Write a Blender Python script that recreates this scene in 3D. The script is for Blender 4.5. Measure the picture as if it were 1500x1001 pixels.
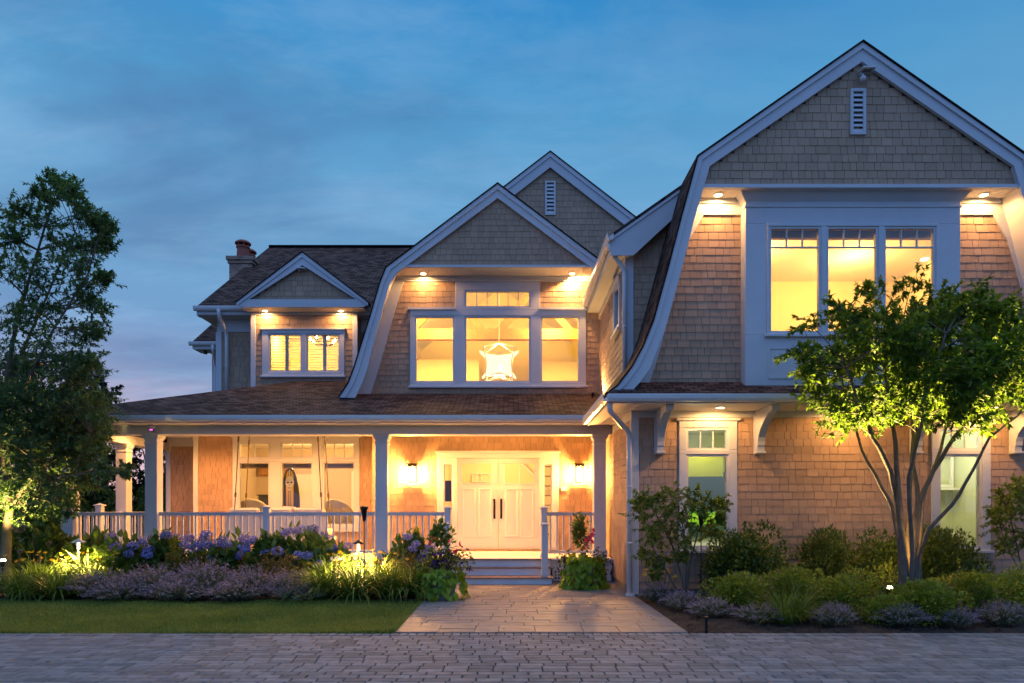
import bpy, bmesh, math, random
import numpy as np
from mathutils import Vector, Matrix
R = math.radians
for o in list(bpy.data.objects):
    bpy.data.objects.remove(o)
S = bpy.context.scene
C = S.collection
# ------------------------------------------------------------------ camera
EYE = 1.55
cam = bpy.data.objects.new('camera', bpy.data.cameras.new('camera'))
C.objects.link(cam)
cam.location = (0, 0, EYE)
cam.rotation_euler = (R(90), 0, 0)
cam.data.sensor_width = 36
cam.data.lens = 24
cam.data.shift_x = 5 / 1500
cam.data.shift_y = (746 - 500.5) / 1500
cam.data.clip_end = 2000
S.camera = cam
S.view_settings.view_transform = 'Standard'
S.view_settings.look = 'None'
S.view_settings.exposure = 0.45
S.view_settings.gamma = 1
S.cycles.use_denoising = True
S.cycles.denoising_prefilter = 'ACCURATE'
S.cycles.max_bounces = 8
S.cycles.diffuse_bounces = 3
S.cycles.glossy_bounces = 3
S.cycles.transmission_bounces = 4
S.cycles.transparent_max_bounces = 12
S.cycles.sample_clamp_indirect = 6
S.cycles.caustics_reflective = False
S.cycles.caustics_refractive = False

def X(px, d): return (px - 745) * d / 1000
def Z(py, d): return EYE + (746 - py) * d / 1000
def P(px, py, d): return (X(px, d), d, Z(py, d))

# ------------------------------------------------------------------ node helpers
def srgb(r, g, b):
    f = lambda c: (c / 255 / 12.92) if c <= 10 else ((c / 255 + .055) / 1.055) ** 2.4
    return (f(r), f(g), f(b), 1)
class NT:
    def __init__(s, nt):
        s.t = nt
    def n(s, typ, _props=None, **inp):
        nd = s.t.nodes.new(typ)
        for k, v in (_props or {}).items():
            setattr(nd, k, v)
        for k, v in inp.items():
            key = int(k[1:]) if k[0] == 'i' and k[1:].isdigit() else k.replace('_', ' ')
            sk = nd.inputs[key]
            if isinstance(v, bpy.types.NodeSocket):
                s.t.links.new(v, sk)
            else:
                sk.default_value = v
        return nd
    def ramp(s, fac, stops, interp='LINEAR'):
        nd = s.t.nodes.new('ShaderNodeValToRGB')
        cr = nd.color_ramp
        cr.interpolation = interp
        while len(cr.elements) < len(stops):
            cr.elements.new(0.5)
        for e, (p, c) in zip(cr.elements, stops):
            e.position = p
            e.color = c if len(c) == 4 else (*c, 1)
        s.t.links.new(fac, nd.inputs[0])
        return nd.outputs[0]
    def math(s, op, a, b=0.0, clamp=False):
        nd = s.t.nodes.new('ShaderNodeMath')
        nd.operation = op
        nd.use_clamp = clamp
        for i, v in enumerate((a, b)):
            if isinstance(v, bpy.types.NodeSocket):
                s.t.links.new(v, nd.inputs[i])
            else:
                nd.inputs[i].default_value = v
        return nd.outputs[0]
    def mix(s, fac, a, b, blend='MIX'):
        nd = s.t.nodes.new('ShaderNodeMix')
        nd.data_type = 'RGBA'
        nd.blend_type = blend
        for k, v in ((0, fac), (6, a), (7, b)):
            if isinstance(v, bpy.types.NodeSocket):
                s.t.links.new(v, nd.inputs[k])
            else:
                nd.inputs[k].default_value = v if k == 0 or len(v) == 4 else (*v, 1)
        return nd.outputs[2]

# ------------------------------------------------------------------ world: dusk sky
w = bpy.data.worlds.new('World')
S.world = w
w.use_nodes = True
w.node_tree.nodes.clear()
q = NT(w.node_tree)
tc = q.n('ShaderNodeTexCoord').outputs['Generated']
sep = q.n('ShaderNodeSeparateXYZ', Vector=tc)
dx, dy, dz = sep.outputs
SKY_EL, SKY_ROT = R(-1.5), R(-40)
nish = q.n('ShaderNodeTexSky', {'sky_type': 'NISHITA', 'sun_disc': False, 'sun_elevation': R(1.0), 'sun_rotation': SKY_ROT,
                                'air_density': 1.0, 'dust_density': 0.6, 'ozone_density': 3.0})
grad = q.ramp(dz, [(0.0, srgb(202, 168, 176)), (0.11, srgb(178, 158, 178)), (0.17, srgb(122, 136, 170)), (0.25, srgb(94, 134, 174)), (0.36, srgb(97, 145, 181)),
                   (0.50, srgb(70, 134, 177)), (0.60, srgb(42, 119, 174)), (0.74, srgb(128, 172, 216)), (1.0, srgb(240, 240, 246))])  # stops overhead are brightened, out of view, as added fill on the ground
# clouds on a high flat layer: long wind-drawn streaks
inv = q.math('DIVIDE', 1.0, q.math('ADD', q.math('MAXIMUM', dz, 0.0), 0.16))
cl = q.n('ShaderNodeCombineXYZ', X=q.math('MULTIPLY', dx, inv), Y=q.math('MULTIPLY', dy, inv), Z=0.0).outputs[0]
m1 = q.n('ShaderNodeMapping', Vector=cl, Rotation=(0, 0, R(12)), Scale=(0.6, 1.25, 1), Location=(3.1, 1.2, 0)).outputs[0]
n1 = q.n('ShaderNodeTexNoise', Vector=m1, Scale=1.5, Detail=7, Roughness=0.55, Distortion=0.5).outputs[0]
m2 = q.n('ShaderNodeMapping', Vector=cl, Rotation=(0, 0, R(-10)), Scale=(0.9, 1.9, 1), Location=(7.7, 4.2, 0)).outputs[0]
n2 = q.n('ShaderNodeTexNoise', Vector=m2, Scale=2.6, Detail=9, Roughness=0.62, Distortion=0.3).outputs[0]
left = q.ramp(q.math('ADD', q.math('MULTIPLY', dx, 0.6), 0.5), [(0.0, (1, 1, 1)), (0.42, (0.9, 0.9, 0.9)), (0.75, (0.16, 0.16, 0.16)), (1, (0.1, 0.1, 0.1))])
mid = q.ramp(dz, [(0.03, (0, 0, 0)), (0.16, (1, 1, 1)), (0.5, (1, 1, 1)), (0.75, (0.35, 0.35, 0.35))])
fd = q.math('MULTIPLY', q.math('MULTIPLY', q.ramp(n1, [(0.47, (0, 0, 0)), (0.66, (1, 1, 1))]), left), mid)
fl = q.math('MULTIPLY', q.math('MULTIPLY', q.ramp(n2, [(0.46, (0, 0, 0)), (0.74, (1, 1, 1))]), left), mid)
sky = q.mix(q.math('MULTIPLY', fl, 0.6), grad, srgb(126, 162, 196))
sky = q.mix(q.math('MULTIPLY', fd, 0.65), sky, srgb(62, 98, 142))
sky = q.mix(0.02, sky, nish.outputs[0], 'ADD')
# brighter sky behind the viewer, added out of view as fill on the house front
rear_fill = q.ramp(q.math('ADD', q.math('MULTIPLY', dy, -1.0), 0.0), [(0.0, (0, 0, 0)), (0.45, (1, 1, 1))])
sky = q.mix(q.math('MULTIPLY', rear_fill, .85), sky, srgb(108, 150, 218))
w_out = q.n('ShaderNodeOutputWorld', Surface=q.n('ShaderNodeBackground', Color=sky, Strength=1.0).outputs[0])
# the sun has just set behind the house: only a faint broad afterglow is left of it
sun = bpy.data.objects.new('sun', bpy.data.lights.new('sun', 'SUN'))
C.objects.link(sun)
sun.data.energy = 0.05
sun.data.angle = R(30)
sun.data.color = (1, .75, .6)
sun.rotation_euler = (R(84), 0, R(180 + 40))

# ------------------------------------------------------------------ materials
MATS = {}
def mat(name, color=None, rough=0.6, metal=0.0, var=0.0, noise=None, bump=None, spec=0.5, emit=None, estr=0, subsurf=None):
    """principled material; var = random per island brightness spread, noise=(scale, amount), bump=(scale, strength)"""
    m = bpy.data.materials.new(name)
    m.use_nodes = True
    m.node_tree.nodes.clear()
    t = NT(m.node_tree)
    col = None
    c4 = color if len(color) == 4 else (*color, 1)
    base = c4
    if var:
        ri = t.n('ShaderNodeNewGeometry').outputs['Random Per Island']
        base = t.mix(ri, tuple(max(0, c * (1 - var)) for c in c4[:3]), tuple(c * (1 + var) for c in c4[:3]))
    if noise:
        oc = t.n('ShaderNodeTexCoord').outputs['Object']
        nn = t.n('ShaderNodeTexNoise', Vector=oc, Scale=noise[0], Detail=6, Roughness=0.6).outputs[0]
        f = t.ramp(nn, [(0.3, (1 - noise[1],) * 3), (0.7, (1 + noise[1],) * 3)])
        base = t.mix(1.0, base, f, 'MULTIPLY')
    b = t.n('ShaderNodeBsdfPrincipled', Base_Color=base, Roughness=rough, Metallic=metal, Specular_IOR_Level=spec)
    if emit:
        b.inputs['Emission Color'].default_value = (*emit[:3], 1)
        b.inputs['Emission Strength'].default_value = estr
    if bump:
        oc2 = t.n('ShaderNodeTexCoord').outputs['Object']
        bn = t.n('ShaderNodeTexNoise', Vector=oc2, Scale=bump[0], Detail=5).outputs[0]
        bp = t.n('ShaderNodeBump', Height=bn, Strength=bump[1], Distance=0.01)
        t.t.links.new(bp.outputs[0], b.inputs['Normal'])
    t.n('ShaderNodeOutputMaterial', Surface=b.outputs[0])
    MATS[name] = m
    return m
def leaf_mat(name, dark, light, trans=0.3, rough=0.5, clump=1.2):
    m = bpy.data.materials.new(name)
    m.use_nodes = True
    m.node_tree.nodes.clear()
    t = NT(m.node_tree)
    ri = t.n('ShaderNodeNewGeometry').outputs['Random Per Island']
    oc = t.n('ShaderNodeTexCoord').outputs['Object']
    nn = t.n('ShaderNodeTexNoise', Vector=oc, Scale=clump, Detail=3).outputs[0]
    f = t.math('ADD', t.math('MULTIPLY', ri, 0.7), t.math('MULTIPLY', t.math('SUBTRACT', nn, 0.35), 0.9), True)
    col = t.mix(f, dark, light)
    d = t.n('ShaderNodeBsdfPrincipled', Base_Color=col, Roughness=rough, Specular_IOR_Level=0.35)
    tr = t.n('ShaderNodeBsdfTranslucent', Color=t.mix(1.0, col, (1.25, 1.25, .7, 1), 'MULTIPLY'))
    mx = t.n('ShaderNodeMixShader', Fac=trans)
    t.t.links.new(d.outputs[0], mx.inputs[1])
    t.t.links.new(tr.outputs[0], mx.inputs[2])
    t.n('ShaderNodeOutputMaterial', Surface=mx.outputs[0])
    MATS[name] = m
    return m
def emit_mat(name, color, strength):
    m = bpy.data.materials.new(name)
    m.use_nodes = True
    m.node_tree.nodes.clear()
    t = NT(m.node_tree)
    t.n('ShaderNodeOutputMaterial', Surface=t.n('ShaderNodeEmission', Color=(*color, 1), Strength=strength).outputs[0])
    MATS[name] = m
    return m
def glass_mat(name, refl=1.0, tint=(1, 1, 1)):
    m = bpy.data.materials.new(name)
    m.use_nodes = True
    m.node_tree.nodes.clear()
    t = NT(m.node_tree)
    fr = t.n('ShaderNodeFresnel', IOR=1.5).outputs[0]
    mx = t.n('ShaderNodeMixShader', Fac=t.math('MULTIPLY', fr, refl))
    t.t.links.new(t.n('ShaderNodeBsdfTransparent', Color=(*tint, 1)).outputs[0], mx.inputs[1])
    t.t.links.new(t.n('ShaderNodeBsdfGlossy', Roughness=0.02).outputs[0], mx.inputs[2])
    t.n('ShaderNodeOutputMaterial', Surface=mx.outputs[0])
    MATS[name] = m
    return m
def uv_brick(name, c1, c2, mortar_or_shade, bw, bh, msize, rough, bumpd=0.01, offset=0.5, extra=0.25, noise_sc=3.0, squash=1.0):
    """coursed material laid in UV metres"""
    m = bpy.data.materials.new(name)
    m.use_nodes = True
    m.node_tree.nodes.clear()
    t = NT(m.node_tree)
    uv = t.n('ShaderNodeTexCoord').outputs['UV']
    br = t.n('ShaderNodeTexBrick', {'offset': offset, 'squash': squash}, Vector=uv, Color1=(*c1, 1), Color2=(*c2, 1), Mortar=(*mortar_or_shade, 1),
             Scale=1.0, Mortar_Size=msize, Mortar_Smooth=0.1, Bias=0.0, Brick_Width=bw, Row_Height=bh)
    nn = t.n('ShaderNodeTexNoise', Vector=uv, Scale=noise_sc, Detail=8, Roughness=0.7).outputs[0]
    n3 = t.n('ShaderNodeTexNoise', Vector=uv, Scale=90.0, Detail=2).outputs[0]
    col = t.mix(1.0, br.outputs[0], t.ramp(nn, [(0.3, (1 - extra,) * 3), (0.7, (1 + extra,) * 3)]), 'MULTIPLY')
    col = t.mix(1.0, col, t.ramp(n3, [(0.3, (.75,) * 3), (0.7, (1.25,) * 3)]), 'MULTIPLY')
    # saw-tooth height so each course laps over the one below
    sy = t.n('ShaderNodeSeparateXYZ', Vector=uv).outputs[1]
    saw = t.math('SUBTRACT', 1.0, t.math('FRACT', t.math('DIVIDE', sy, bh)))
    h = t.math('ADD', t.math('MULTIPLY', saw, 1.0), t.math('MULTIPLY', br.outputs[1], -0.6))
    h = t.math('ADD', h, t.math('MULTIPLY', n3, 0.25))
    bp = t.n('ShaderNodeBump', Height=h, Strength=0.9, Distance=bumpd)
    b = t.n('ShaderNodeBsdfPrincipled', Base_Color=col, Roughness=rough, Normal=bp.outputs[0], Specular_IOR_Level=0.04)
    t.n('ShaderNodeOutputMaterial', Surface=b.outputs[0])
    MATS[name] = m
    return m

mat('siding_under', (.10, .075, .055), .9)
mat('siding', (.42, .285, .192), .75, var=.10, noise=(1.6, .12), bump=(60, .25))
mat('trim', (.58, .605, .64), .6, noise=(1.5, .05), spec=.2)
mat('gutter', (.70, .71, .72), .3, noise=(2, .03))
uv_brick('roof_shingle', (.032, .023, .023), (.130, .092, .084), (.008, .006, .006), .22, .125, .010, .85, .016, extra=.35)  # near-black joints: the row lines paint the shadow under each course
mat('beadboard', (.74, .72, .68), .5, noise=(2, .03))
mat('porch_paint', (.78, .78, .80), .5, noise=(3, .08))
mat('tread_wood', (.30, .20, .14), .55, noise=(6, .2))
mat('foundation', (.20, .20, .21), .9, noise=(5, .2), bump=(30, .4))
mat('door_paint', (.76, .74, .70), .35)
mat('black_metal', (.02, .02, .022), .4, metal=.6)
mat('bronze', (.045, .03, .02), .35, metal=.8)
mat('rope', (.11, .075, .045), .9, bump=(200, .5))
mat('cushion', (.74, .66, .54), .9, noise=(4, .05), bump=(25, .4))
mat('armchair', (.62, .54, .42), .85, noise=(5, .05))
mat('room_wall', (.82, .74, .46), .8)
mat('warm_wall', (.78, .62, .40), .8)
mat('green_wall', (.62, .66, .44), .8)
mat('grey_wall', (.60, .50, .38), .8)
mat('timber', (.36, .19, .08), .6, noise=(4, .25))
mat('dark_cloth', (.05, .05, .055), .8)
mat('shade_cloth', (.22, .18, .12), .9)
mat('board_dark', (.05, .05, .055), .3)
mat('board_yellow', (.75, .48, .08), .4)
mat('board_white', (.8, .78, .7), .4)
leaf_mat('roller_shade', (.74, .76, .5), (.78, .8, .55), .6)
mat('terracotta', (.30, .085, .06), .7, noise=(6, .15))
mat('pot_stone', (.36, .34, .32), .85, noise=(8, .2), bump=(40, .4))
mat('paver', (.150, .152, .163), .85, var=.28, noise=(7, .25), bump=(80, .5))
mat('joint_sand', (.026, .024, .026), .95, noise=(20, .3))
mat('mulch', (.022, .015, .012), .95, noise=(15, .5), bump=(40, 1.0))
mat('mulch_chip', (.045, .028, .02), .95, var=.5)
mat('turf', (.055, .075, .018), .95, noise=(.9, .4), bump=(60, .8))
mat('bark', (.13, .105, .08), .85, noise=(9, .3), bump=(35, .7))
mat('bark_dark', (.10, .085, .075), .9, noise=(8, .3), bump=(30, .7))
mat('stem', (.06, .055, .03), .8)
mat('plaster_white', (.75, .75, .72), .6)
glass_mat('glass')
emit_mat('lamp_warm', (1.0, .66, .30), 14)
emit_mat('lamp_sconce', (1.0, .45, .10), 1700)
emit_mat('lamp_path', (1.0, .74, .42), 8)
emit_mat('lamp_chandelier', (1.0, .80, .46), 30)
emit_mat('lamp_star', (1.0, .74, .34), 1.7)
emit_mat('infrared', (.9, .15, .75), 1.2)
leaf_mat('leaf_tree', (.05, .11, .016), (.18, .28, .034), .55, clump=.9)
leaf_mat('leaf_lefttree', (.045, .11, .048), (.15, .25, .08), .35, clump=.9)
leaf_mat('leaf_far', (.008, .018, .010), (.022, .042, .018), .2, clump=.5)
leaf_mat('leaf_box', (.038, .08, .015), (.13, .20, .034), .2, .4, clump=3)
leaf_mat('leaf_spirea', (.11, .18, .02), (.34, .40, .045), .3, clump=3)
leaf_mat('leaf_rust', (.12, .09, .02), (.28, .19, .05), .3, clump=3)
leaf_mat('leaf_hydrangea', (.055, .115, .022), (.16, .25, .045), .3, clump=2)
leaf_mat('leaf_lime', (.12, .22, .012), (.30, .42, .03), .35, clump=3)
leaf_mat('leaf_daylily', (.06, .12, .022), (.18, .27, .04), .3, clump=2)
leaf_mat('leaf_catmint', (.08, .11, .07), (.18, .21, .13), .25, clump=3)
leaf_mat('leaf_small', (.09, .15, .022), (.24, .31, .045), .35, clump=2)
leaf_mat('blade_grass', (.085, .16, .024), (.29, .33, .06), .3, clump=1.3)
leaf_mat('petal_catmint', (.22, .17, .27), (.42, .35, .48), .25, clump=4)
leaf_mat('petal_blue', (.20, .22, .56), (.46, .42, .78), .25, clump=9)
leaf_mat('petal_purple', (.03, .008, .075), (.10, .03, .20), .2, clump=9)
leaf_mat('petal_pink', (.55, .05, .14), (.75, .14, .25), .25, clump=9)
leaf_mat('petal_yellow', (.70, .38, .015), (.85, .55, .03), .25, clump=9)
leaf_mat('petal_dusty', (.22, .10, .13), (.40, .22, .25), .25, clump=9)
leaf_mat('petal_allium', (.16, .11, .13), (.28, .2, .22), .25, clump=9)
def M(n): return MATS[n]
# flagstones: every slab its own stone colour
def flag_mat():
    m = bpy.data.materials.new('flagstone'); m.use_nodes = True; m.node_tree.nodes.clear()
    t = NT(m.node_tree)
    ri = t.n('ShaderNodeNewGeometry').outputs['Random Per Island']
    oc = t.n('ShaderNodeTexCoord').outputs['Object']
    col = t.ramp(ri, [(0, (.15, .16, .18)), (.3, (.20, .195, .20)), (.55, (.165, .175, .19)), (.75, (.21, .185, .175)), (.9, (.185, .18, .185)), (1, (.24, .215, .20))])
    nn = t.n('ShaderNodeTexNoise', Vector=t.n('ShaderNodeMapping', Vector=oc, Scale=(2, 5, 2)).outputs[0], Scale=1.6, Detail=9, Roughness=.7).outputs[0]
    col = t.mix(1.0, col, t.ramp(nn, [(.3, (.52, .52, .55)), (.7, (1.32, 1.28, 1.24))]), 'MULTIPLY')
    bp = t.n('ShaderNodeBump', Height=nn, Strength=.5, Distance=.01)
    b = t.n('ShaderNodeBsdfPrincipled', Base_Color=col, Roughness=.62, Normal=bp.outputs[0])
    t.n('ShaderNodeOutputMaterial', Surface=b.outputs[0]); MATS['flagstone'] = m
flag_mat()
def chimney_mat():
    m = uv_brick('chimney_brick', (.26, .13, .09), (.44, .28, .20), (.30, .27, .24), .21, .075, .012, .85, .004, extra=.15)
chimney_mat()
# the lit picture on the projection screen: sky, dark trees, bright lawn, dark trees, pale path (flat by nature)
def screen_mat():
    m = bpy.data.materials.new('screen_picture'); m.use_nodes = True; m.node_tree.nodes.clear()
    t = NT(m.node_tree)
    uv = t.n('ShaderNodeTexCoord').outputs['UV']
    nn = t.n('ShaderNodeTexNoise', Vector=uv, Scale=5, Detail=8, Roughness=.65).outputs[0]
    y = t.math('ADD', t.n('ShaderNodeSeparateXYZ', Vector=uv).outputs[1], t.math('MULTIPLY', t.math('SUBTRACT', nn, .5), .05))
    col = t.ramp(y, [(.0, (.35, .33, .22)), (.27, (.40, .40, .22)), (.31, (.12, .14, .05)), (.34, (.035, .05, .025)), (.455, (.04, .07, .03)), (.47, (.14, .34, .01)), (.53, (.33, .62, .03)),
                     (.58, (.16, .36, .02)), (.62, (.035, .055, .035)), (.9, (.07, .09, .07)), (1.0, (.08, .10, .085))])
    t.n('ShaderNodeOutputMaterial', Surface=t.n('ShaderNodeEmission', Color=col, Strength=.9).outputs[0]); MATS['screen_picture'] = m
screen_mat()

# ------------------------------------------------------------------ mesh builder
class MB:
    def __init__(s):
        s.v = []; s.f = []; s.uv = {}
    def add(s, vs, fs):
        k = len(s.v)
        s.v += [tuple(v) for v in vs]
        s.f += [tuple(k + i for i in f) for f in fs]
        return s
    def hexa(s, p):
        return s.add(p, [(0, 3, 2, 1), (4, 5, 6, 7), (0, 1, 5, 4), (1, 2, 6, 5), (2, 3, 7, 6), (3, 0, 4, 7)])
    def box(s, x0, x1, y0, y1, z0, z1):
        return s.hexa([(x0, y0, z0), (x1, y0, z0), (x1, y1, z0), (x0, y1, z0), (x0, y0, z1), (x1, y0, z1), (x1, y1, z1), (x0, y1, z1)])
    def prism(s, poly, fn, a, b):
        """poly of (u, z); fn(u, z, n) -> point; extruded from n=a to n=b"""
        n = len(poly)
        vs = [fn(u, z, a) for u, z in poly] + [fn(u, z, b) for u, z in poly]
        fs = [tuple(range(n))[::-1], tuple(range(n, 2 * n))]
        fs += [(i, (i + 1) % n, n + (i + 1) % n, n + i) for i in range(n)]
        return s.add(vs, fs)
    def tube(s, pts, r, n=8, cap=True):
        pts = [Vector(p) for p in pts]
        rs = r if isinstance(r, (list, tuple)) else [r] * len(pts)
        k = len(s.v)
        up = None
        for i, p in enumerate(pts):
            t = (pts[min(i + 1, len(pts) - 1)] - pts[max(i - 1, 0)]).normalized()
            if up is None:
                up = Vector((0, 0, 1)) if abs(t.z) < .9 else Vector((1, 0, 0))
            a = t.cross(up).normalized()
            b = a.cross(t).normalized()
            up = b
            for j in range(n):
                th = 2 * math.pi * j / n
                s.v.append(tuple(p + (a * math.cos(th) + b * math.sin(th)) * rs[i]))
        for i in range(len(pts) - 1):
            for j in range(n):
                j2 = (j + 1) % n
                s.f.append((k + i * n + j, k + i * n + j2, k + (i + 1) * n + j2, k + (i + 1) * n + j))
        if cap:
            s.f.append(tuple(k + j for j in range(n))[::-1])
            s.f.append(tuple(k + (len(pts) - 1) * n + j for j in range(n)))
        return s
    def lathe(s, prof, c, n=20):
        k = len(s.v)
        for r, z in prof:
            for j in range(n):
                th = 2 * math.pi * j / n
                s.v.append((c[0] + r * math.cos(th), c[1] + r * math.sin(th), c[2] + z))
        for i in range(len(prof) - 1):
            for j in range(n):
                j2 = (j + 1) % n
                s.f.append((k + i * n + j, k + i * n + j2, k + (i + 1) * n + j2, k + (i + 1) * n + j))
        s.f.append(tuple(k + j for j in range(n))[::-1])
        s.f.append(tuple(k + (len(prof) - 1) * n + j for j in range(n)))
        return s
    def quad_uv(s, pts, uvs):
        k = len(s.v)
        s.v += [tuple(p) for p in pts]
        s.uv[len(s.f)] = uvs
        s.f.append(tuple(range(k, k + len(pts))))
        return s
    def build(s, name, material, parent=None, bevel=0.0, smooth=False):
        me = bpy.data.meshes.new(name)
        me.from_pydata(s.v, [], s.f)
        if s.uv:
            ul = me.uv_layers.new(name='UVMap')
            for fi, uvs in s.uv.items():
                p = me.polygons[fi]
                for li, uv in zip(p.loop_indices, uvs):
                    ul.data[li].uv = uv
        me.update()
        me.materials.append(M(material) if isinstance(material, str) else material)
        if smooth:
            me.polygons.foreach_set('use_smooth', [True] * len(me.polygons))
        o = bpy.data.objects.new(name, me)
        C.objects.link(o)
        if parent is not None:
            o.parent = parent
            if parent.type == 'EMPTY':
                o.location = -Vector(parent.location)
        if bevel:
            b = o.modifiers.new('bevel', 'BEVEL')
            b.width = bevel; b.segments = 1; b.limit_method = 'ANGLE'; b.harden_normals = False
        return o
def tag(o, label=None, cat=None, group=None, kind=None):
    if label: o['label'] = label
    if cat: o['category'] = cat
    if group: o['group'] = group
    if kind: o['kind'] = kind
    return o
def empty(name, loc, label=None, cat=None, group=None, rz=0):
    o = bpy.data.objects.new(name, None)
    o.empty_display_size = .2
    C.objects.link(o)
    o.location = loc
    o.rotation_euler.z = rz
    return tag(o, label, cat, group)
LK = dict(downlight=1.45, porch_light=8.5, room_light=1.75, chandelier_light=3, path_lamp=42.0, uplight=38.0, added_roof_light=.9)
def lamp(name, typ, loc, energy, color=(1, .50, .16), parent=None, size=.05, spot=None, blend=.6, aim=(0, 0, -1)):
    l = bpy.data.lights.new(name, typ)
    l.energy = energy * LK.get(name, 1); l.color = color
    if typ == 'AREA': l.size = size
    else: l.shadow_soft_size = size
    if typ == 'SPOT':
        l.spot_size = R(spot); l.spot_blend = blend
    o = bpy.data.objects.new(name, l)
    C.objects.link(o)
    o.rotation_euler = Vector(aim).to_track_quat('-Z', 'Y').to_euler()
    if parent is not None:
        o.parent = parent
        base = Vector(parent.location)
        if parent.parent is not None: base = base + Vector(parent.parent.location)
        o.location = Vector(loc) - base
    else:
        o.location = loc
    return o
# frames: (u along wall, z, n outwards) -> world
def front(y): return lambda u, z, n: (u, y - n, z)
def sideL(x): return lambda u, z, n: (x - n, u, z)       # faces -X, u = world Y
def scan(poly, z):
    xs = []
    n = len(poly)
    for i in range(n):
        (x0, z0), (x1, z1) = poly[i], poly[(i + 1) % n]
        if (z0 <= z < z1) or (z1 <= z < z0):
            xs.append(x0 + (x1 - x0) * (z - z0) / (z1 - z0))
    xs.sort()
    return [(xs[i], xs[i + 1]) for i in range(0, len(xs) - 1, 2)]
def cut(iv, holes, z):
    for hx0, hx1, hz0, hz1 in holes:
        if hz0 < z < hz1:
            out = []
            for a, b in iv:
                if hx1 <= a or hx0 >= b: out.append((a, b)); continue
                if a < hx0: out.append((a, hx0))
                if b > hx1: out.append((hx1, b))
            iv = out
    return iv
def slab(mb, poly, holes, fn, n0, n1):
    zs = sorted({round(z, 5) for _, z in poly} | {round(h[i], 5) for h in holes for i in (2, 3)})
    zmin, zmax = min(z for _, z in poly), max(z for _, z in poly)
    zs = [z for z in zs if zmin - 1e-6 <= z <= zmax + 1e-6]
    for a, b in zip(zs, zs[1:]):
        if b - a < 1e-4: continue
        lo = cut(scan(poly, a + 1e-5), holes, a + 1e-5)
        hi = cut(scan(poly, b - 1e-5), holes, b - 1e-5)
        for (l0, l1), (h0, h1) in zip(lo, hi):
            mb.prism([(l0, a), (l1, a), (h1, b), (h0, b)], fn, n0, n1)
    return mb
def shingle_wall(parent, fn, poly, holes=(), ex=.14, seed=1, back=.12, name='wall', label=None):
    rnd = random.Random(seed)
    mb = MB()
    slab(mb, poly, list(holes), fn, -back, 0)
    nback = len(mb.f)
    zmin, zmax = min(z for _, z in poly), max(z for _, z in poly)
    z = zmin
    while z < zmax - .02:
        z1 = min(z + ex, zmax)
        zm = (z + z1) / 2
        for a, b in cut(scan(poly, zm), list(holes), zm):
            u = a - rnd.uniform(0, .12)
            while u < b:
                wd = rnd.choice((.11, .13, .15, .17, .19, .21)) * rnd.uniform(.92, 1.08)
                u0, u1 = max(u, a) + .0035, min(u + wd, b) - .0035
                if u1 - u0 > .015:
                    jb = rnd.uniform(-.003, .003)
                    t0 = .015 + rnd.uniform(-.003, .003)
                    t1 = .007
                    p = [fn(u0, z + jb, 0.0005), fn(u1, z + jb, 0.0005), fn(u1, z + jb, t0), fn(u0, z + jb, t0),
                         fn(u0, z1 + .006, 0.0005), fn(u1, z1 + .006, 0.0005), fn(u1, z1 + .006, t1), fn(u0, z1 + .006, t1)]
                    mb.hexa(p)
                u += wd
        z += ex
    o = mb.build(name, 'siding', parent)
    o.data.materials.append(M('siding_under'))
    for p in o.data.polygons[:nback]: p.material_index = 1
    return o
# ================================================================== the setting
def ground_sheet(name, x0, x1, y0, y1, z, material):
    return tag(MB().box(x0, x1, y0, y1, z - .3, z).build(name, material), kind='structure')
ground_sheet('ground', -600, 600, -300, 900, -.06, 'turf')
ground_sheet('driveway_base', -40, 40, -12, 8.52, -.015, 'joint_sand')
rnd = random.Random(5)
mb = MB()
def paver(mb, x0, x1, y0, y1, z, h=.03):
    dz = [z + rnd.uniform(-.002, .002) for _ in range(4)]
    e = .007
    k = len(mb.v)
    mb.v += [(x0, y0, z - h), (x1, y0, z - h), (x1, y1, z - h), (x0, y1, z - h),
             (x0, y0, z - e), (x1, y0, z - e), (x1, y1, z - e), (x0, y1, z - e),
             (x0 + e, y0 + e, dz[0]), (x1 - e, y0 + e, dz[1]), (x1 - e, y1 - e, dz[2]), (x0 + e, y1 - e, dz[3])]
    for i in range(4):
        j = (i + 1) % 4
        mb.f += [(k + i, k + j, k + 4 + j, k + 4 + i), (k + 4 + i, k + 4 + j, k + 8 + j, k + 8 + i)]
    mb.f.append((k + 8, k + 9, k + 10, k + 11))
x = -14.0
while x < 15:
    paver(mb, x + .004, x + .105, 8.358, 8.515, .004); x += .109
y, row = 8.345, 0
while y > 3.2:
    x = -14.0 - rnd.uniform(0, .24)
    while x < 15:
        paver(mb, x + .006, x + .2345, y - .1195, y - .0045, 0.0); x += .2405
    y -= .1225
tag(mb.build('driveway', 'paver'), kind='structure')
# front walk: ashlar bluestone slabs
ground_sheet('walk_bed', -1.46, 2.25, 8.52, 17.0, .004, 'joint_sand')
rnd = random.Random(11)
mb = MB()
y = 8.522
while y < 14.45:
    h = rnd.choice((.23, .305, .305, .46))
    x = -1.455 + rnd.uniform(-.3, 0)
    while x < 2.245:
        wd = rnd.choice((.3, .46, .46, .61, .76))
        a, b = max(x, -1.455), min(x + wd, 2.245)
        if 2.245 - b < .12: b = 2.245
        if b - a > .05:
            if h > .4 and rnd.random() < .3:
                paver(mb, a + .003, b - .003, y + .003, y + h * .5 - .004, .016 + rnd.uniform(-.002, .002))
                paver(mb, a + .004, b - .004, y + h * .5 + .004, y + h - .003, .016 + rnd.uniform(-.002, .002))
            else:
                paver(mb, a + .003, b - .003, y + .003, y + h - .003, .016 + rnd.uniform(-.002, .002))
        x = b if b == 2.245 else x + wd
    y += h
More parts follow.
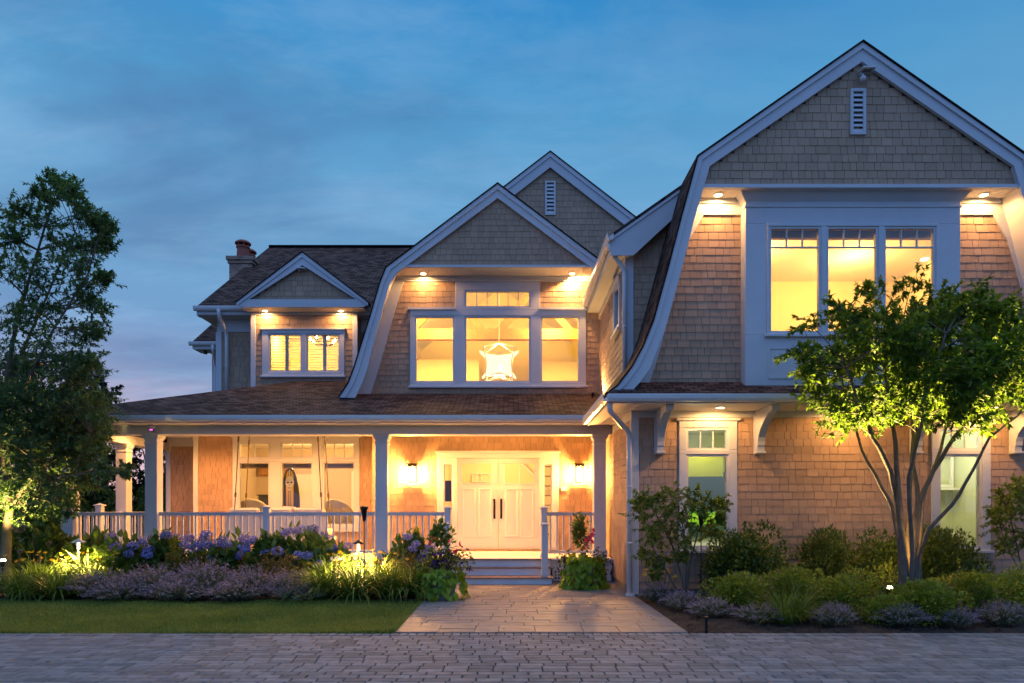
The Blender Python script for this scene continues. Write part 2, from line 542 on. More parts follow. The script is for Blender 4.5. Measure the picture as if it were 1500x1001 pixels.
tag(mb.build('walkway', 'flagstone'), kind='structure')
# planting beds: mulch with loose chips
def bed(name, x0, x1, y0, y1, z, seed, nchip):
    r = random.Random(seed)
    nx, ny = int((x1 - x0) / .12), int((y1 - y0) / .12)
    mb = MB()
    hs = [[z + r.uniform(-.012, .02) + .025 * math.sin(i * .31 + seed) * math.cos(j * .37) * (0 < i < nx) - (.03 if j == 0 or i == 0 else 0) for i in range(nx + 1)] for j in range(ny + 1)]
    vs = [(x0 + (x1 - x0) * i / nx, y0 + (y1 - y0) * j / ny, hs[j][i]) for j in range(ny + 1) for i in range(nx + 1)]
    fs = [(j * (nx + 1) + i, j * (nx + 1) + i + 1, (j + 1) * (nx + 1) + i + 1, (j + 1) * (nx + 1) + i) for j in range(ny) for i in range(nx)]
    mb.add(vs, fs)
    tag(mb.build(name, 'mulch'), kind='structure')
    mb = MB()
    for _ in range(nchip):
        cx, cy = r.uniform(x0 + .03, x1 - .03), r.uniform(y0 + .03, y1 - .03)
        a = r.uniform(0, 3.14); l, wd = r.uniform(.01, .03), r.uniform(.004, .009)
        ca, sa = math.cos(a), math.sin(a); zz = z + r.uniform(.015, .04); t = r.uniform(-.01, .01)
        mb.add([(cx + ca * l - sa * wd, cy + sa * l + ca * wd, zz + t), (cx + ca * l + sa * wd, cy + sa * l - ca * wd, zz + t),
                (cx - ca * l + sa * wd, cy - sa * l - ca * wd, zz - t), (cx - ca * l - sa * wd, cy - sa * l + ca * wd, zz - t)], [(0, 1, 2, 3)])
    tag(mb.build('bark_mulch', 'mulch_chip'), kind='stuff')
bed('planting_bed', 2.27, 11.5, 8.53, 12.18, .0, 3, 9000)
bed('planting_bed', -13, -1.48, 11.25, 14.6, .0, 4, 5000)
ground_sheet('lawn_soil', -14, -1.47, 8.52, 11.4, -.01, 'turf')

# ================================================================== the house
HOUSE = empty('gambrel_house', (0, 17.0, 0), 'large tan shingled house with white trim, gambrel gables, lit windows and a wraparound porch', 'house')
def part(mb, name, material, parent=HOUSE, **k): return mb.build(name, material, parent, **k)

# ---- generic pieces
def roof_plane(mb, a, b, c, d, thick=.05, u0=0.0):
    """a-b eave, d-c top; uv in metres"""
    a, b, c, d = map(Vector, (a, b, c, d))
    ue = (b - a).normalized()
    n = (b - a).cross(d - a).normalized()
    if n.z < 0: n = -n
    vdir = n.cross(ue)
    if vdir.z < 0: vdir = -vdir
    uv = [((p - a).dot(ue) + u0, (p - a).dot(vdir)) for p in (a, b, c, d)]
    mb.quad_uv([a, b, c, d], uv)
    lo = [p - n * thick for p in (a, b, c, d)]
    top = [a, b, c, d]
    k = len(mb.v)
    mb.v += [tuple(p) for p in top + lo]
    mb.f += [(k + 4, k + 7, k + 6, k + 5)] + [(k + i, k + 4 + i, k + 4 + (i + 1) % 4, k + (i + 1) % 4) for i in range(4)]
def roof_sweep(mb, prof, y0, y1, thick=.028):
    """profile (x,z) from eave to ridge, swept along Y"""
    s = 0.0
    for (x0, z0), (x1, z1) in zip(prof, prof[1:]):
        l = math.hypot(x1 - x0, z1 - z0)
        pts = [(x0, y0, z0), (x0, y1, z0), (x1, y1, z1), (x1, y0, z1)]
        mb.quad_uv(pts, [(0, s), (y1 - y0, s), (y1 - y0, s + l), (0, s + l)])
        nx, nz = -(z1 - z0) / l, (x1 - x0) / l
        if nz < 0: nx, nz = -nx, -nz
        lo = [(p[0] - nx * thick, p[1], p[2] - nz * thick) for p in pts]
        k = len(mb.v)
        mb.v += pts + lo
        mb.f += [(k + 4, k + 7, k + 6, k + 5), (k, k + 3, k + 7, k + 4), (k + 1, k + 5, k + 6, k + 2), (k, k + 4, k + 5, k + 1)]
        s += l
def band(mb, outer, inner, y0, y1):
    fn = lambda u, z, n: (u, n, z)
    for i in range(len(outer) - 1):
        mb.prism([outer[i], outer[i + 1], inner[i + 1], inner[i]], fn, y0, y1)
    return mb
def mirror(pts, c): return [(2 * c - x, z) for x, z in pts][::-1]
def loft(mb, pa, ya, pb, yb):
    """ruled sheet between two polylines (x,z) at two depths, 3 cm thick"""
    for i in range(len(pa) - 1):
        a, b, c, d = (pa[i][0], ya, pa[i][1]), (pa[i + 1][0], ya, pa[i + 1][1]), (pb[i + 1][0], yb, pb[i + 1][1]), (pb[i][0], yb, pb[i][1])
        mb.add([a, b, c, d], [(0, 1, 2, 3)])
    return mb
def gutter_profile():  # half-round-ish K profile: (out, z)
    return [(0, 0), (.0, -.105), (.035, -.125), (.085, -.115), (.115, -.075), (.125, -.02), (.125, 0), (.112, 0), (.108, -.03), (.085, -.09), (.03, -.105), (.012, -.09), (.012, 0)]
def gutter(p0, p1, out, name='gutter', straps=.75):
    """gutter along p0->p1 (top back edge), out = unit vector outwards; straps hang under it"""
    p0, p1, out = Vector(p0), Vector(p1), Vector(out)
    prof = gutter_profile()
    mb = MB(); n = len(prof)
    vs = [tuple(p0 + out * a + Vector((0, 0, z))) for a, z in prof] + [tuple(p1 + out * a + Vector((0, 0, z))) for a, z in prof]
    mb.add(vs, [(i, (i + 1) % n, n + (i + 1) % n, n + i) for i in range(n)] + [tuple(range(n)), tuple(range(n, 2 * n))[::-1]])
    L = (p1 - p0).length; d = (p1 - p0).normalized()
    t = .35
    while t < L:
        c = p0 + d * t
        for a, b in zip(prof[1:5], prof[2:6]):
            q = [c + out * (a[0] * 1.04) + Vector((0, 0, a[1] * 1.06)), c + out * (b[0] * 1.04) + Vector((0, 0, b[1] * 1.06))]
            mb.add([q[0] - d * .012, q[0] + d * .012, q[1] + d * .012, q[1] - d * .012], [(0, 1, 2, 3)])
        mb.tube([c + Vector((0, 0, -.13)) + out * .06, c + Vector((0, 0, -.15)) + out * .06], .008, 6)
        t += straps
    return part(mb, name, 'gutter')
def downspout(pts, r=.042, name='downspout'):
    # round off the corners
    P_ = [Vector(p) for p in pts]
    out = [P_[0]]
    for a, b, c in zip(P_, P_[1:], P_[2:]):
        l = min((b - a).length, (c - b).length) * .4
        l = min(l, .14)
        s, e = b + (a - b).normalized() * l, b + (c - b).normalized() * l
        for i in range(5):
            t = i / 4
            out.append((s * (1 - t) + b * t) * (1 - t) + (b * (1 - t) + e * t) * t)
    out.append(P_[-1])
    mb = MB().tube(out, r, 12)
    # bands where the pipe is strapped to the wall
    for q in (out[-1] + Vector((0, 0, .9)), out[-1] + Vector((0, 0, 1.9))):
        if q.z < out[-2].z - .1: mb.tube([q, q + Vector((0, 0, .03))], r * 1.12, 12)
    return part(mb, name, 'gutter', smooth=True)
def recessed(px_, d, z, energy, aim=(0, 0.12, -1), name='downlight'):
    x = X(px_, d) if px_ > 50 else px_
    o = part(MB().lathe([(.072, -.012), (.085, -.010), (.085, .0), (.055, .0)], (x, d, z), 20), 'recessed_light', 'trim')
    part(MB().lathe([(.066, -.014), (.0661, -.006)], (x, d, z), 20), 'bulb_lens', 'lamp_warm', o)
    lamp(name, 'SPOT', (x, d, z - .03), energy, parent=o, size=.05, spot=170, blend=.3, aim=aim)
    return o

def window(fn, outer, lights, proud=.045, inset=.03, sill=True, head=True, glass='glass', frame='trim', name='window'):
    """outer (u0,u1,z0,z1); lights = list of (u0,u1,z0,z1,cols,rows) glass openings"""
    u0, u1, z0, z1 = outer
    holes = [l[:4] for l in lights]
    w_ = part(slab(MB(), [(u0, z0), (u1, z0), (u1, z1), (u0, z1)], holes, fn, -.10, proud), name, frame, bevel=.006)
    for l in lights:
        a, b, c, d = l[:4]
        s = .038
        part(slab(MB(), [(a, c), (b, c), (b, d), (a, d)], [(a + s, b - s, c + s, d - s)], fn, -.075, proud - .022), 'sash', frame, w_)
        part(MB().prism([(a + s, c + s), (b - s, c + s), (b - s, d - s), (a + s, d - s)], fn, -.032, -.026), 'pane', glass, w_)
        nx, nz = l[4], l[5]
        if nx > 1 or nz > 1:
            for i in range(1, nx):
                uc = a + s + (b - a - 2 * s) * i / nx
                part(MB().prism([(uc - .009, c + s), (uc + .009, c + s), (uc + .009, d - s), (uc - .009, d - s)], fn, -.05, -.008), 'muntin', frame, w_)
            for j in range(1, nz):
                zc = c + s + (d - c - 2 * s) * j / nz
                part(MB().prism([(a + s, zc - .009), (b - s, zc - .009), (b - s, zc + .009), (a + s, zc + .009)], fn, -.049, -.009), 'muntin', frame, w_)
    if sill:
        part(MB().prism([(u0 - .04, z0 - .05), (u1 + .04, z0 - .05), (u1 + .04, z0), (u0 - .04, z0)], fn, .001, proud + .045), 'sill', frame, w_, bevel=.006)
    if head:
        part(MB().prism([(u0 - .04, z1), (u1 + .04, z1), (u1 + .05, z1 + .045), (u0 - .05, z1 + .045)], fn, .001, proud + .04), 'head_cap', frame, w_, bevel=.006)
    return w_
def room(x0, x1, y0, y1, z0, z1, wall, ceil=None, floor=None, name='room'):
    """inside shell of a lit room, open towards the street at y0"""
    mb = MB()
    t = .06
    mb.box(x0 - t, x0, y0, y1, z0 - t, z1 + t).box(x1, x1 + t, y0, y1, z0 - t, z1 + t).box(x0, x1, y1, y1 + t, z0 - t, z1 + t)
    r_ = part(mb, name, wall)
    part(MB().box(x0, x1, y0, y1, z1, z1 + t), 'ceiling', ceil or 'plaster_white', r_)
    part(MB().box(x0, x1, y0, y1, z0 - t, z0), 'floor', floor or 'tread_wood', r_)
    return r_
def vent(px0, px1, py0, py1, d, y):
    fn = front(y)
    a, b, c, e = X(px0, d), X(px1, d), Z(py1, d), Z(py0, d)
    v = part(slab(MB(), [(a, c), (b, c), (b, e), (a, e)], [(a + .05, b - .05, c + .05, e - .05)], fn, 0, .05), 'gable_vent', 'trim', bevel=.004)
    mb = MB()
    n = 8
    for i in range(n):
        z = c + .05 + (e - c - .1) * i / n
        h = (e - c - .1) / n
        mb.add([fn(a + .05, z, .045), fn(b - .05, z, .045), fn(b - .05, z + h * .62, .012), fn(a + .05, z + h * .62, .012),
                fn(a + .05, z + .012, .045), fn(b - .05, z + .012, .045), fn(b - .05, z + h * .62 + .012, .012), fn(a + .05, z + h * .62 + .012, .012)],
               [(0, 1, 2, 3), (4, 5, 6, 7), (0, 1, 5, 4), (0, 3, 7, 4), (1, 2, 6, 5)])
    part(mb, 'louver', 'trim', v)
    part(MB().box(a + .04, b - .04, y - .014, y - .010, c + .04, e - .04), 'vent_back', 'dark_cloth', v)

# ------------------------------------------------------------------ wing on the right
YF, YW2, YW1, CXW = 11.55, 12.05, 12.2, 5.98
pz = lambda pts, d: [(X(a, d), Z(b, d)) for a, b in pts]
WO = pz([(888, 579), (905, 566), (925.7, 539), (942, 509), (957, 472), (977.5, 398), (996.7, 324), (1022, 231)], YF) + [(CXW, Z(63, YF))]
WI = pz([(920, 579), (936, 562), (952, 540), (965, 507), (977.5, 472), (997.5, 398), (1016.5, 324), (1040, 243)], YF) + [(CXW, Z(90, YF))]
WS = pz([(945, 566), (951, 552), (958, 534), (966, 507), (978, 472), (992, 398), (1007, 345), (1026, 292)], YW2) + [(CXW, Z(292, YW2))]
off = lambda pts, k: [(x - k, z + k * .6) for x, z in pts]
ro = WO[:]
mb = MB()
left = [(x - .022, z + .018) for x, z in WO[:-1]] + [(CXW, WO[-1][1] + .028)]
left_low = left[:-1]
roof_sweep(mb, left_low, YF - .05, 16.7)
roof_sweep(mb, left[-2:], YF - .05, 21)
rt = [(2 * CXW - x, z) for x, z in left]
roof_sweep(mb, rt, YF - .05, 21)
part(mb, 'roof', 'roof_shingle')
mb = MB()
band(mb, WO, WI, YF, YF + .06)
band(mb, mirror(WO, CXW), mirror(WI, CXW), YF, YF + .06)
# a slimmer crown strip along the top edge, proud of the board
WM = [(o[0] * .66 + i[0] * .34, o[1] * .66 + i[1] * .34) for o, i in zip(WO, WI)]
band(mb, WO, WM, YF - .03, YF - .002)
band(mb, mirror(WO, CXW), mirror(WM, CXW), YF - .03, YF - .002)
part(mb, 'rake_board', 'trim')
mb = MB()
loft(mb, WI[:-1], YF + .06, WI[:-1], YW2)
part(mb, 'rake_soffit', 'beadboard'); mb = MB()
loft(mb, [(2 * CXW - x, z) for x, z in WI[:-1]], YF + .06, [(2 * CXW - x, z) for x, z in WI[:-1]], YW2)
part(mb, 'rake_soffit', 'beadboard')
ZSW = Z(274, YF)
# gable triangle over the overhang
tri = [(X(1031, YF), ZSW + .04), (2 * CXW - X(1031, YF), ZSW + .04)] + [(2 * CXW - WI[-2][0] + .02, WI[-2][1])] + [(CXW, WI[-1][1] + .02)] + [(WI[-2][0] - .02, WI[-2][1])]
shingle_wall(HOUSE, front(YF + .09), tri, ex=.14, seed=21, back=.05)
part(MB().box(X(1031, YF) - .05, 2 * CXW - X(1031, YF) + .05, YF + .02, YF + .1, ZSW - .0, ZSW + .06), 'drip_board', 'trim')
mb = MB()
x = X(1031, YF) + .01
while x < 2 * CXW - X(1031, YF):
    mb.box(x, x + .078, YF + .1, YW2, ZSW, ZSW + .015); x += .082
mb.box(X(1031, YF), 2 * CXW - X(1031, YF), YF + .1, YW2, ZSW + .012, ZSW + .03)
part(mb, 'soffit', 'beadboard')
vent(1248, 1271, 127, 195, YF, YF + .09)
# second-floor wall
bx0, bx1 = X(1092, 11.8), X(1407, 11.8)
wall2 = WS[:-1] + [(2 * CXW - x, z) for x, z in WS[:-1]][::-1]
lw = [(x - .06, z) for x, z in WS[:-1]]
shingle_wall(HOUSE, front(YW2), lw + [(bx0 + .02, lw[-1][1]), (bx0 + .02, lw[0][1])], ex=.136, seed=22)
shingle_wall(HOUSE, front(YW2), [(bx1 - .02, lw[0][1]), (bx1 - .02, lw[-1][1])] + [(2 * CXW - x, z) for x, z in lw][::-1], ex=.136, seed=23)
# trim following the gambrel line on the wall
WT = pz([(968, 566), (972, 552), (977, 534), (984, 507), (993, 475), (1010, 410), (1025, 355), (1033, 316)], YW2)
WTo = pz([(915, 579), (930, 562), (946, 540), (959, 507), (971, 472), (991, 398), (1010, 324), (1012, 300)], YW2)
WTi = pz([(951, 562), (956, 545), (963, 524), (971, 495), (980, 455), (993, 405), (1008, 355), (1030, 316)], YW2)
mb = MB()
band(mb, WTo, WTi, YW2 - .04, YW2)
mir = lambda pts: [(2 * CXW - x, z) for x, z in pts]
fz0, fz1 = Z(316, YW2), ZSW
mb.box(X(1005, YW2), bx0, YW2 - .042, YW2, fz0, fz1).box(X(1020, YW2), bx0, YW2 - .075, YW2 - .042, fz1 - .08, fz1 - .002)
part(mb, 'frieze_board', 'trim'); mb = MB()
band(mb, mir(WTo), mir(WTi), YW2 - .04, YW2)
mb.box(bx1, 2 * CXW - X(1005, YW2), YW2 - .042, YW2, fz0, fz1).box(bx1, 2 * CXW - X(1020, YW2), YW2 - .075, YW2 - .042, fz1 - .08, fz1 - .002)
part(mb, 'frieze_board', 'trim')
# bay
YB = 11.8
bz0, bz1 = Z(568, YB), ZSW
gl = [(X(a, YB), X(b, YB), Z(488, YB), Z(332, YB)) for a, b in ((1126.5, 1202.5), (1210.5, 1286.5), (1294.5, 1370.5))]
bay_holes = [(X(1123, YB), X(1374, YB), Z(490, YB), Z(328, YB))]
mb = slab(MB(), [(bx0, bz0), (bx1, bz0), (bx1, bz1), (bx0, bz1)], bay_holes, front(YB), -.05, 0)
mb.box(bx0, bx0 + .05, YB + .05, YW2 + .1, bz0, bz1).box(bx1 - .05, bx1, YB + .05, YW2 + .1, bz0, bz1).box(bx0 + .05, bx1 - .05, YB + .05, YW2, bz0, bz0 + .05)
BAY = part(mb, 'bay', 'trim', bevel=.006)
mb = MB()
# crown under the soffit and a string line below it
z0, z1, e = Z(304, YB), Z(301.5, YB), .018
mb.box(bx0 - e, bx1 + e, YB - e, YB - .001, z0, z1)
mb.box(bx0 - e, bx0 - .001, YB - .001, YW2 - .05, z0, z1).box(bx1 + .001, bx1 + e, YB - .001, YW2 - .05, z0, z1)
za, zb, e0, e1 = bz1 - .13, bz1 - .012, .008, .105
mb.hexa([(bx0 - e0, YB - e0, za), (bx1 + e0, YB - e0, za), (bx1 + e0, YW2 - .05, za), (bx0 - e0, YW2 - .05, za),
         (bx0 - e1, YB - e1, zb), (bx1 + e1, YB - e1, zb), (bx1 + e1, YW2 - .05, zb), (bx0 - e1, YW2 - .05, zb)])
mb.box(bx0 - e1 - .012, bx1 + e1 + .012, YB - e1 - .012, YW2 - .05, zb, bz1 - .001)
part(mb, 'crown_moulding', 'trim', BAY)
fb = front(YB)
for a, b in ((1125, 1243), (1256, 1374)):
    mb = MB()
    a, b, c, d = X(a, YB), X(b, YB), Z(555, YB), Z(509, YB)
    slab(mb, [(a, c), (b, c), (b, d), (a, d)], [(a + .03, b - .03, c + .03, d - .03)], fb, .0005, .014)
    part(mb, 'panel_moulding', 'trim', BAY)
win = window(front(YB), (X(1123, YB) - .0, X(1374, YB), Z(490, YB), Z(328, YB)), [g + (1, 1) for g in gl], proud=.02, head=False)
for a, b, c, d in gl:
    mb = MB()
    zr = Z(362, YB)
    mb.box(a + .038, b - .038, YB + .008, YB + .05, zr - .011, zr + .011)
    for i in (1, 2):
        u = a + .038 + (b - a - .076) * i / 3
        mb.box(u - .009, u + .009, YB + .009, YB + .049, zr + .009, d - .038)
    part(mb, 'muntin', 'trim', win)
r_ = room(bx0 - 1.0, bx1 + 1.0, YW2 + .1, 15.6, 3.75, 6.75, 'room_wall')
lamp('room_light', 'POINT', (4.9, 13.6, 6.2), 62, (1, .53, .13), r_, .2)
lamp('room_light', 'POINT', (7.1, 14.0, 6.2), 62, (1, .53, .13), r_, .2)
part(MB().box(bx0 + .1, bx1 - .1, YB + .16, YB + .26, Z(350, YB + .2), bz1 - .05), 'ceiling_shadow_strip', 'shade_cloth', r_)  # dark strip added for the shaded ceiling band above the glass
for px_, zz in ((1322, 388),):
    part(MB().lathe([(.07, -.01), (.08, 0)], (X(1322, 15.0), 14.2, 6.745), 16), 'ceiling_lamp', 'lamp_warm', r_)
# pent roof and front gutter
YE = 11.2
ZG = Z(578.5, YE)
EX0, EX1 = X(889, YE), 2 * CXW - X(889, YE)
mb = MB()
roof_plane(mb, (EX0, YE + .02, ZG + .01), (EX1, YE + .02, ZG + .01), (EX1 - .5, YW2, ZG + .37), (EX0 + .5, YW2, ZG + .37))
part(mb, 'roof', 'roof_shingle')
gutter((EX0 + .0, YE, ZG), (EX1, YE, ZG), (0, -1, 0))
ZSO = 3.30
part(MB().box(EX0 + .02, EX1, YE + .001, YE + .03, ZSO - .015, ZG - .02), 'fascia_board', 'trim')
WX0, WX1 = X(927.5, YW1), 2 * CXW - X(927.5, YW1)
mb = MB()
x = EX0 + .06
y = YE + .03
while y < YW1:
    mb.box(WX0, EX1, y, y + .078, ZSO, ZSO + .015); y += .082
x = EX0 + .05
while x < WX0:
    mb.box(x, x + .078, YE + .03, 14.15, ZSO, ZSO + .015); x += .082
mb.box(EX0 + .04, EX1, YE + .03, YW1, ZSO + .012, ZSO + .03).box(EX0 + .04, WX0, YW1, 14.15, ZSO + .012, ZSO + .03)
part(mb, 'soffit', 'beadboard')
# left side eave of the wing, running back to the porch
gutter((EX0 + .03, YE - .1, ZG), (EX0 + .03, 14.25, ZG), (-1, 0, 0), straps=.42)
part(MB().box(EX0 + .031, EX0 + .06, YE, 14.2, ZSO - .015, ZG - .02), 'fascia_board', 'trim')
# first-floor walls
WINX = [(X(994, YW1), X(1079, YW1)), (X(1363, YW1), X(1449, YW1))]
wz0, wz1 = Z(806, YW1), Z(617, YW1)
FZ = Z(863, YW1)
shingle_wall(HOUSE, front(YW1), [(WX0, FZ), (WX1, FZ), (WX1, ZSO - .1), (WX0, ZSO - .1)], holes=[(a + .03, b - .03, wz0 + .03, wz1 - .03) for a, b in WINX], ex=.134, seed=31)
shingle_wall(HOUSE, sideL(WX0), [(YW1, FZ), (17.0, FZ), (17.0, ZSO + .2), (YW1, ZSO + .2)], ex=.134, seed=32)
part(MB().box(WX0 + .015, WX1 - .01, YW1 + .012, YW1 + .1, -.1, FZ).box(WX0 + .012, WX0 + .1, YW1 + .1, 17, -.1, FZ), 'foundation', 'foundation')
mb = MB()
mb.box(WX0 - .042, WX0 + .095, YW1 - .042, YW1 + .0, FZ - .1, ZSO - .002)
mb.box(WX0 - .042, WX0 - .001, YW1 + .0, YW1 + .1, FZ - .1, ZSO - .002)
part(mb, 'corner_board', 'trim', bevel=.005)
part(MB().box(WX0 + .095, WX1, YW1 - .036, YW1, Z(612, YW1), ZSO).box(WX0 - .03, WX0, YW1 + .1, 14.4, ZSO - .14, ZSO - .002), 'frieze_board', 'trim')
# windows of the wing's first floor
for k, (a, b) in enumerate(WINX):
    l1 = (a + .13, b - .15, Z(662, YW1) + .03, Z(627, YW1) , 3, 1)
    l2 = (a + .13, b - .15, Z(803, YW1), Z(666, YW1), 1, 1)
    window(front(YW1), (a, b, wz0, wz1), [l1, l2])
# rooms behind them
r_ = room(2.42, 4.9, YW1 + .13, 15.2, .2, 3.2, 'green_wall')
lamp('room_light', 'POINT', (3.4, 12.75, 2.75), 9, (1, .92, .55), r_, .15)
lamp('room_light', 'POINT', (3.9, 13.6, 2.6), 8, (1, .92, .55), r_, .15)
part(MB().box(WINX[0][0] + .17, WINX[0][1] - .2, YW1 + .13, YW1 + .14, Z(698, YW1), Z(664, YW1)), 'roller_shade', 'roller_shade', r_)
mb = MB()
mb.quad_uv([(2.5, 14.6, .25), (4.85, 14.6, .25), (4.85, 14.6, 2.35), (2.5, 14.6, 2.35)], [(0, 0), (1, 0), (1, 1), (0, 1)])
sc = part(mb, 'projection_screen', 'screen_picture', r_)
r_ = room(6.6, 9.5, YW1 + .13, 14.6, .2, 3.2, 'green_wall')
lamp('room_light', 'POINT', (8.0, 13.0, 3.0), 24, (1, .92, .55), r_, .15)
lamp('room_light', 'POINT', (8.8, 13.6, 2.9), 12, (1, .92, .55), r_, .15)
for zz in (1.0, 1.95):
    part(MB().box(8.0, 9.45, 14.2, 14.55, zz, zz + .05), 'shelf', 'plaster_white', r_)
mb = MB()
for xx in (8.25, 8.75, 9.1):
    slab(mb, [(xx, 2.02), (xx + .32, 2.02), (xx + .32, 2.7), (xx, 2.7)], [(xx + .05, xx + .27, 2.07, 2.65)], front(14.5), 0, .05)
part(mb, 'cabinet_frame', 'plaster_white', r_)
# curved brackets under the eave
def bracket(px_, d=YW1):
    xc = X(px_, d); wd = .135
    zt, zb = ZSO - .005, Z(664, d)
    top = .80
    pts = []
    prof = [(.0, zb), (.10, zb), (.115, zb + .10)]
    for i in range(8):
        t = i / 7
        prof.append((.13 + (top - .30) * (t ** 2.2), zb + .12 + (zt - .24 - zb) * t))
    prof += [(top - .05, zt - .10), (top, zt - .09), (top, zt), (0, zt)]
    fn = lambda u, z, n: (xc + n, YW1 - .036 - u, z)
    mb = MB().prism(prof, fn, -wd / 2, wd / 2)
    mb.box(xc - wd / 2 - .015, xc + wd / 2 + .015, YW1 - .036 - .14, YW1 - .030, zb - .02, zb + .02)
    mb.box(xc - wd / 2 - .02, xc + wd / 2 + .02, YW1 - .06, YW1 - .024, zb - .03, zt)
    part(mb, 'bracket', 'trim', bevel=.006)
for p_ in (965, 1110, 1338, 1483): bracket(p_)
for p_ in (1052, 1441): recessed(p_, 11.83, ZSW, 42, aim=(0, .1, -1))
for p_ in (1055, 1255, 1455): recessed(p_, 11.72, ZSO, 46, aim=(0, .2, -1))
# shed dormer on the wing's left flank
YS = 12.85
SZ = lambda x: 6.62 + .7 * (x - 1.9)
shingle_wall(HOUSE, front(YS), [(WX0, 4.0), (3.5, 4.0), (3.5, SZ(3.5) - .1), (WX0, SZ(WX0) - .1)], ex=.14, seed=41)
sw = (X(901.5, 1) , )
side_win = (13.55, 14.35, Z(474, 13.95), Z(410, 13.95))
swz0, swz1 = 5.15, 6.15
shingle_wall(HOUSE, sideL(WX0), [(YS, 3.9), (16.72, 3.9), (16.72, 6.45), (YS, 6.45)], holes=[(13.58, 14.22, swz0 + .03, swz1 - .03)], ex=.14, seed=42)
window(sideL(WX0), (13.5, 14.3, swz0, swz1), [(13.6, 14.2, swz0 + .1, swz1 - .1, 1, 1)])
part(MB().box(WX0 - .04, WX0 + .12, YS - .04, YS, 4.0, 6.7).box(WX0 - .04, WX0 - .001, YS, YS + .1, 4.05, 6.45), 'corner_board', 'trim', bevel=.005)
mb = MB()
yr = 12.58
roof_plane(mb, (1.9, yr - .03, 6.62), (1.9, 18, 6.62), (5.6, 18, SZ(5.6)), (5.6, yr - .03, SZ(5.6)))
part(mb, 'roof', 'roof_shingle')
mb = MB()
mb.prism([(1.88, SZ(1.88) - .02), (1.88, SZ(1.88) - .38), (2.3, SZ(1.88) - .38), (3.6, SZ(3.6) - .38), (3.6, SZ(3.6) - .03)], lambda u, z, n: (u, n, z), yr, yr + .05)
mb.prism([(1.86, SZ(1.86) - .02), (1.86, SZ(1.86) - .12), (3.6, SZ(3.6) - .12), (3.6, SZ(3.6) - .03)], lambda u, z, n: (u, n, z), yr - .025, yr - .001)
part(mb, 'rake_board', 'trim')
mb = MB()
mb.box(1.93, WX0 + .2, yr + .05, 16.75, 6.35, 6.37).box(1.92, 1.95, yr + .05, 16.75, 6.34, 6.58)
mb.box(WX0 - .03, WX0 - .001, YS + .1, 16.7, 6.2, 6.349)
part(mb, 'soffit', 'beadboard')
gutter((1.92, yr - .1, 6.60), (1.92, 16.7, 6.60), (-1, 0, 0), straps=.42)
downspout([(1.86, 12.66, 6.5), (1.86, 12.62, 6.38), (1.98, 12.68, 6.22), (WX0 - .06, YS - .09, 6.02), (WX0 - .06, YS - .09, 4.05)])
r_ = room(2.4, 3.4, 13.3, 14.8, 4.6, 6.3, 'room_wall')
r_.name = 'hallway'
lamp('room_light', 'POINT', (2.9, 14.4, 5.9), 9, (1, .56, .15), r_, .1)
downspout([(EX0 + .06, 11.25, 3.3), (EX0 + .06, 11.3, 3.18), (EX0 + .3, 11.75, 3.04), (WX0 - .085, YW1 - .1, 2.9), (WX0 - .085, YW1 - .1, .03)], r=.048)
part(MB().box(WX0 - .15, WX0 - .01, YW1 - .17, YW1 - .05, .016, .05), 'downspout_shoe', 'gutter')
# ------------------------------------------------------------------ centre gambrel
YG, YGF = 16.7, 16.0
fy_ = lambda u, z, n: (u, n, z)
CG = X(729, YGF)
GO = pz([(497, 583), (511, 562), (520, 538), (532, 499), (544, 461), (557, 416), (566, 393)], YGF) + [(CG, Z(270, YGF))]
GI = pz([(520, 583), (531, 560), (538, 540), (548, 499), (558, 461), (570, 418), (581, 400)], YGF) + [(CG, Z(290, YGF))]
mb = MB()
gl_ = [(x - .022, z + .018) for x, z in GO[:-1]] + [(CG, GO[-1][1] + .028)]
roof_sweep(mb, gl_, YGF - .05, 23)
roof_sweep(mb, [(2 * CG - x, z) for x, z in gl_][-2:], YGF - .05, 23)
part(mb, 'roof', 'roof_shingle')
mb = MB()
band(mb, GO, GI, YGF, YGF + .06)
band(mb, mirror(GO[-2:], CG), mirror(GI[-2:], CG), YGF, YGF + .06)
GM = [(o[0] * .6 + i[0] * .4, o[1] * .6 + i[1] * .4) for o, i in zip(GO, GI)]
band(mb, GO, GM, YGF - .03, YGF - .002)
band(mb, mirror(GO[-2:], CG), mirror(GM[-2:], CG), YGF - .03, YGF - .002)
part(mb, 'rake_board', 'trim')
GT = pz([(541, 583), (549, 560), (555, 540), (566, 503), (577, 463), (588, 425), (592, 413)], YG)
part(loft(MB(), GI[:-1], YGF + .06, pz([(520, 583), (531, 560), (538, 540), (548, 499), (560, 461), (574, 418), (586, 396)], YG), YG), 'rake_soffit', 'beadboard')
ZSG = Z(391, YGF)
xr = 2 * CG - X(578, YGF)
tri = [(X(580, YGF), ZSG + .04), (xr, ZSG + .04), (2 * CG - GI[-2][0] + .1, GI[-2][1] + .05), (CG, GI[-1][1] + .02), (GI[-2][0] - .02, GI[-2][1] + .05)]
tri = [(GI[-2][0] - .05, ZSG + .04), (2 * CG - GI[-2][0] + .05, ZSG + .04), (CG, GI[-1][1] + .03)]
shingle_wall(HOUSE, front(YGF + .09), tri, ex=.137, seed=51, back=.05)
part(MB().box(GI[-2][0] - .05, xr, YGF + .02, YGF + .1, ZSG, ZSG + .055), 'drip_board', 'trim')
mb = MB()
x = GI[-2][0] - .1
while x < 2.3:
    mb.box(x, x + .078, YGF + .1, YG, ZSG, ZSG + .015); x += .082
mb.box(GI[-2][0] - .1, 2.3, YGF + .1, YG, ZSG + .012, ZSG + .03)
part(mb, 'soffit', 'beadboard')
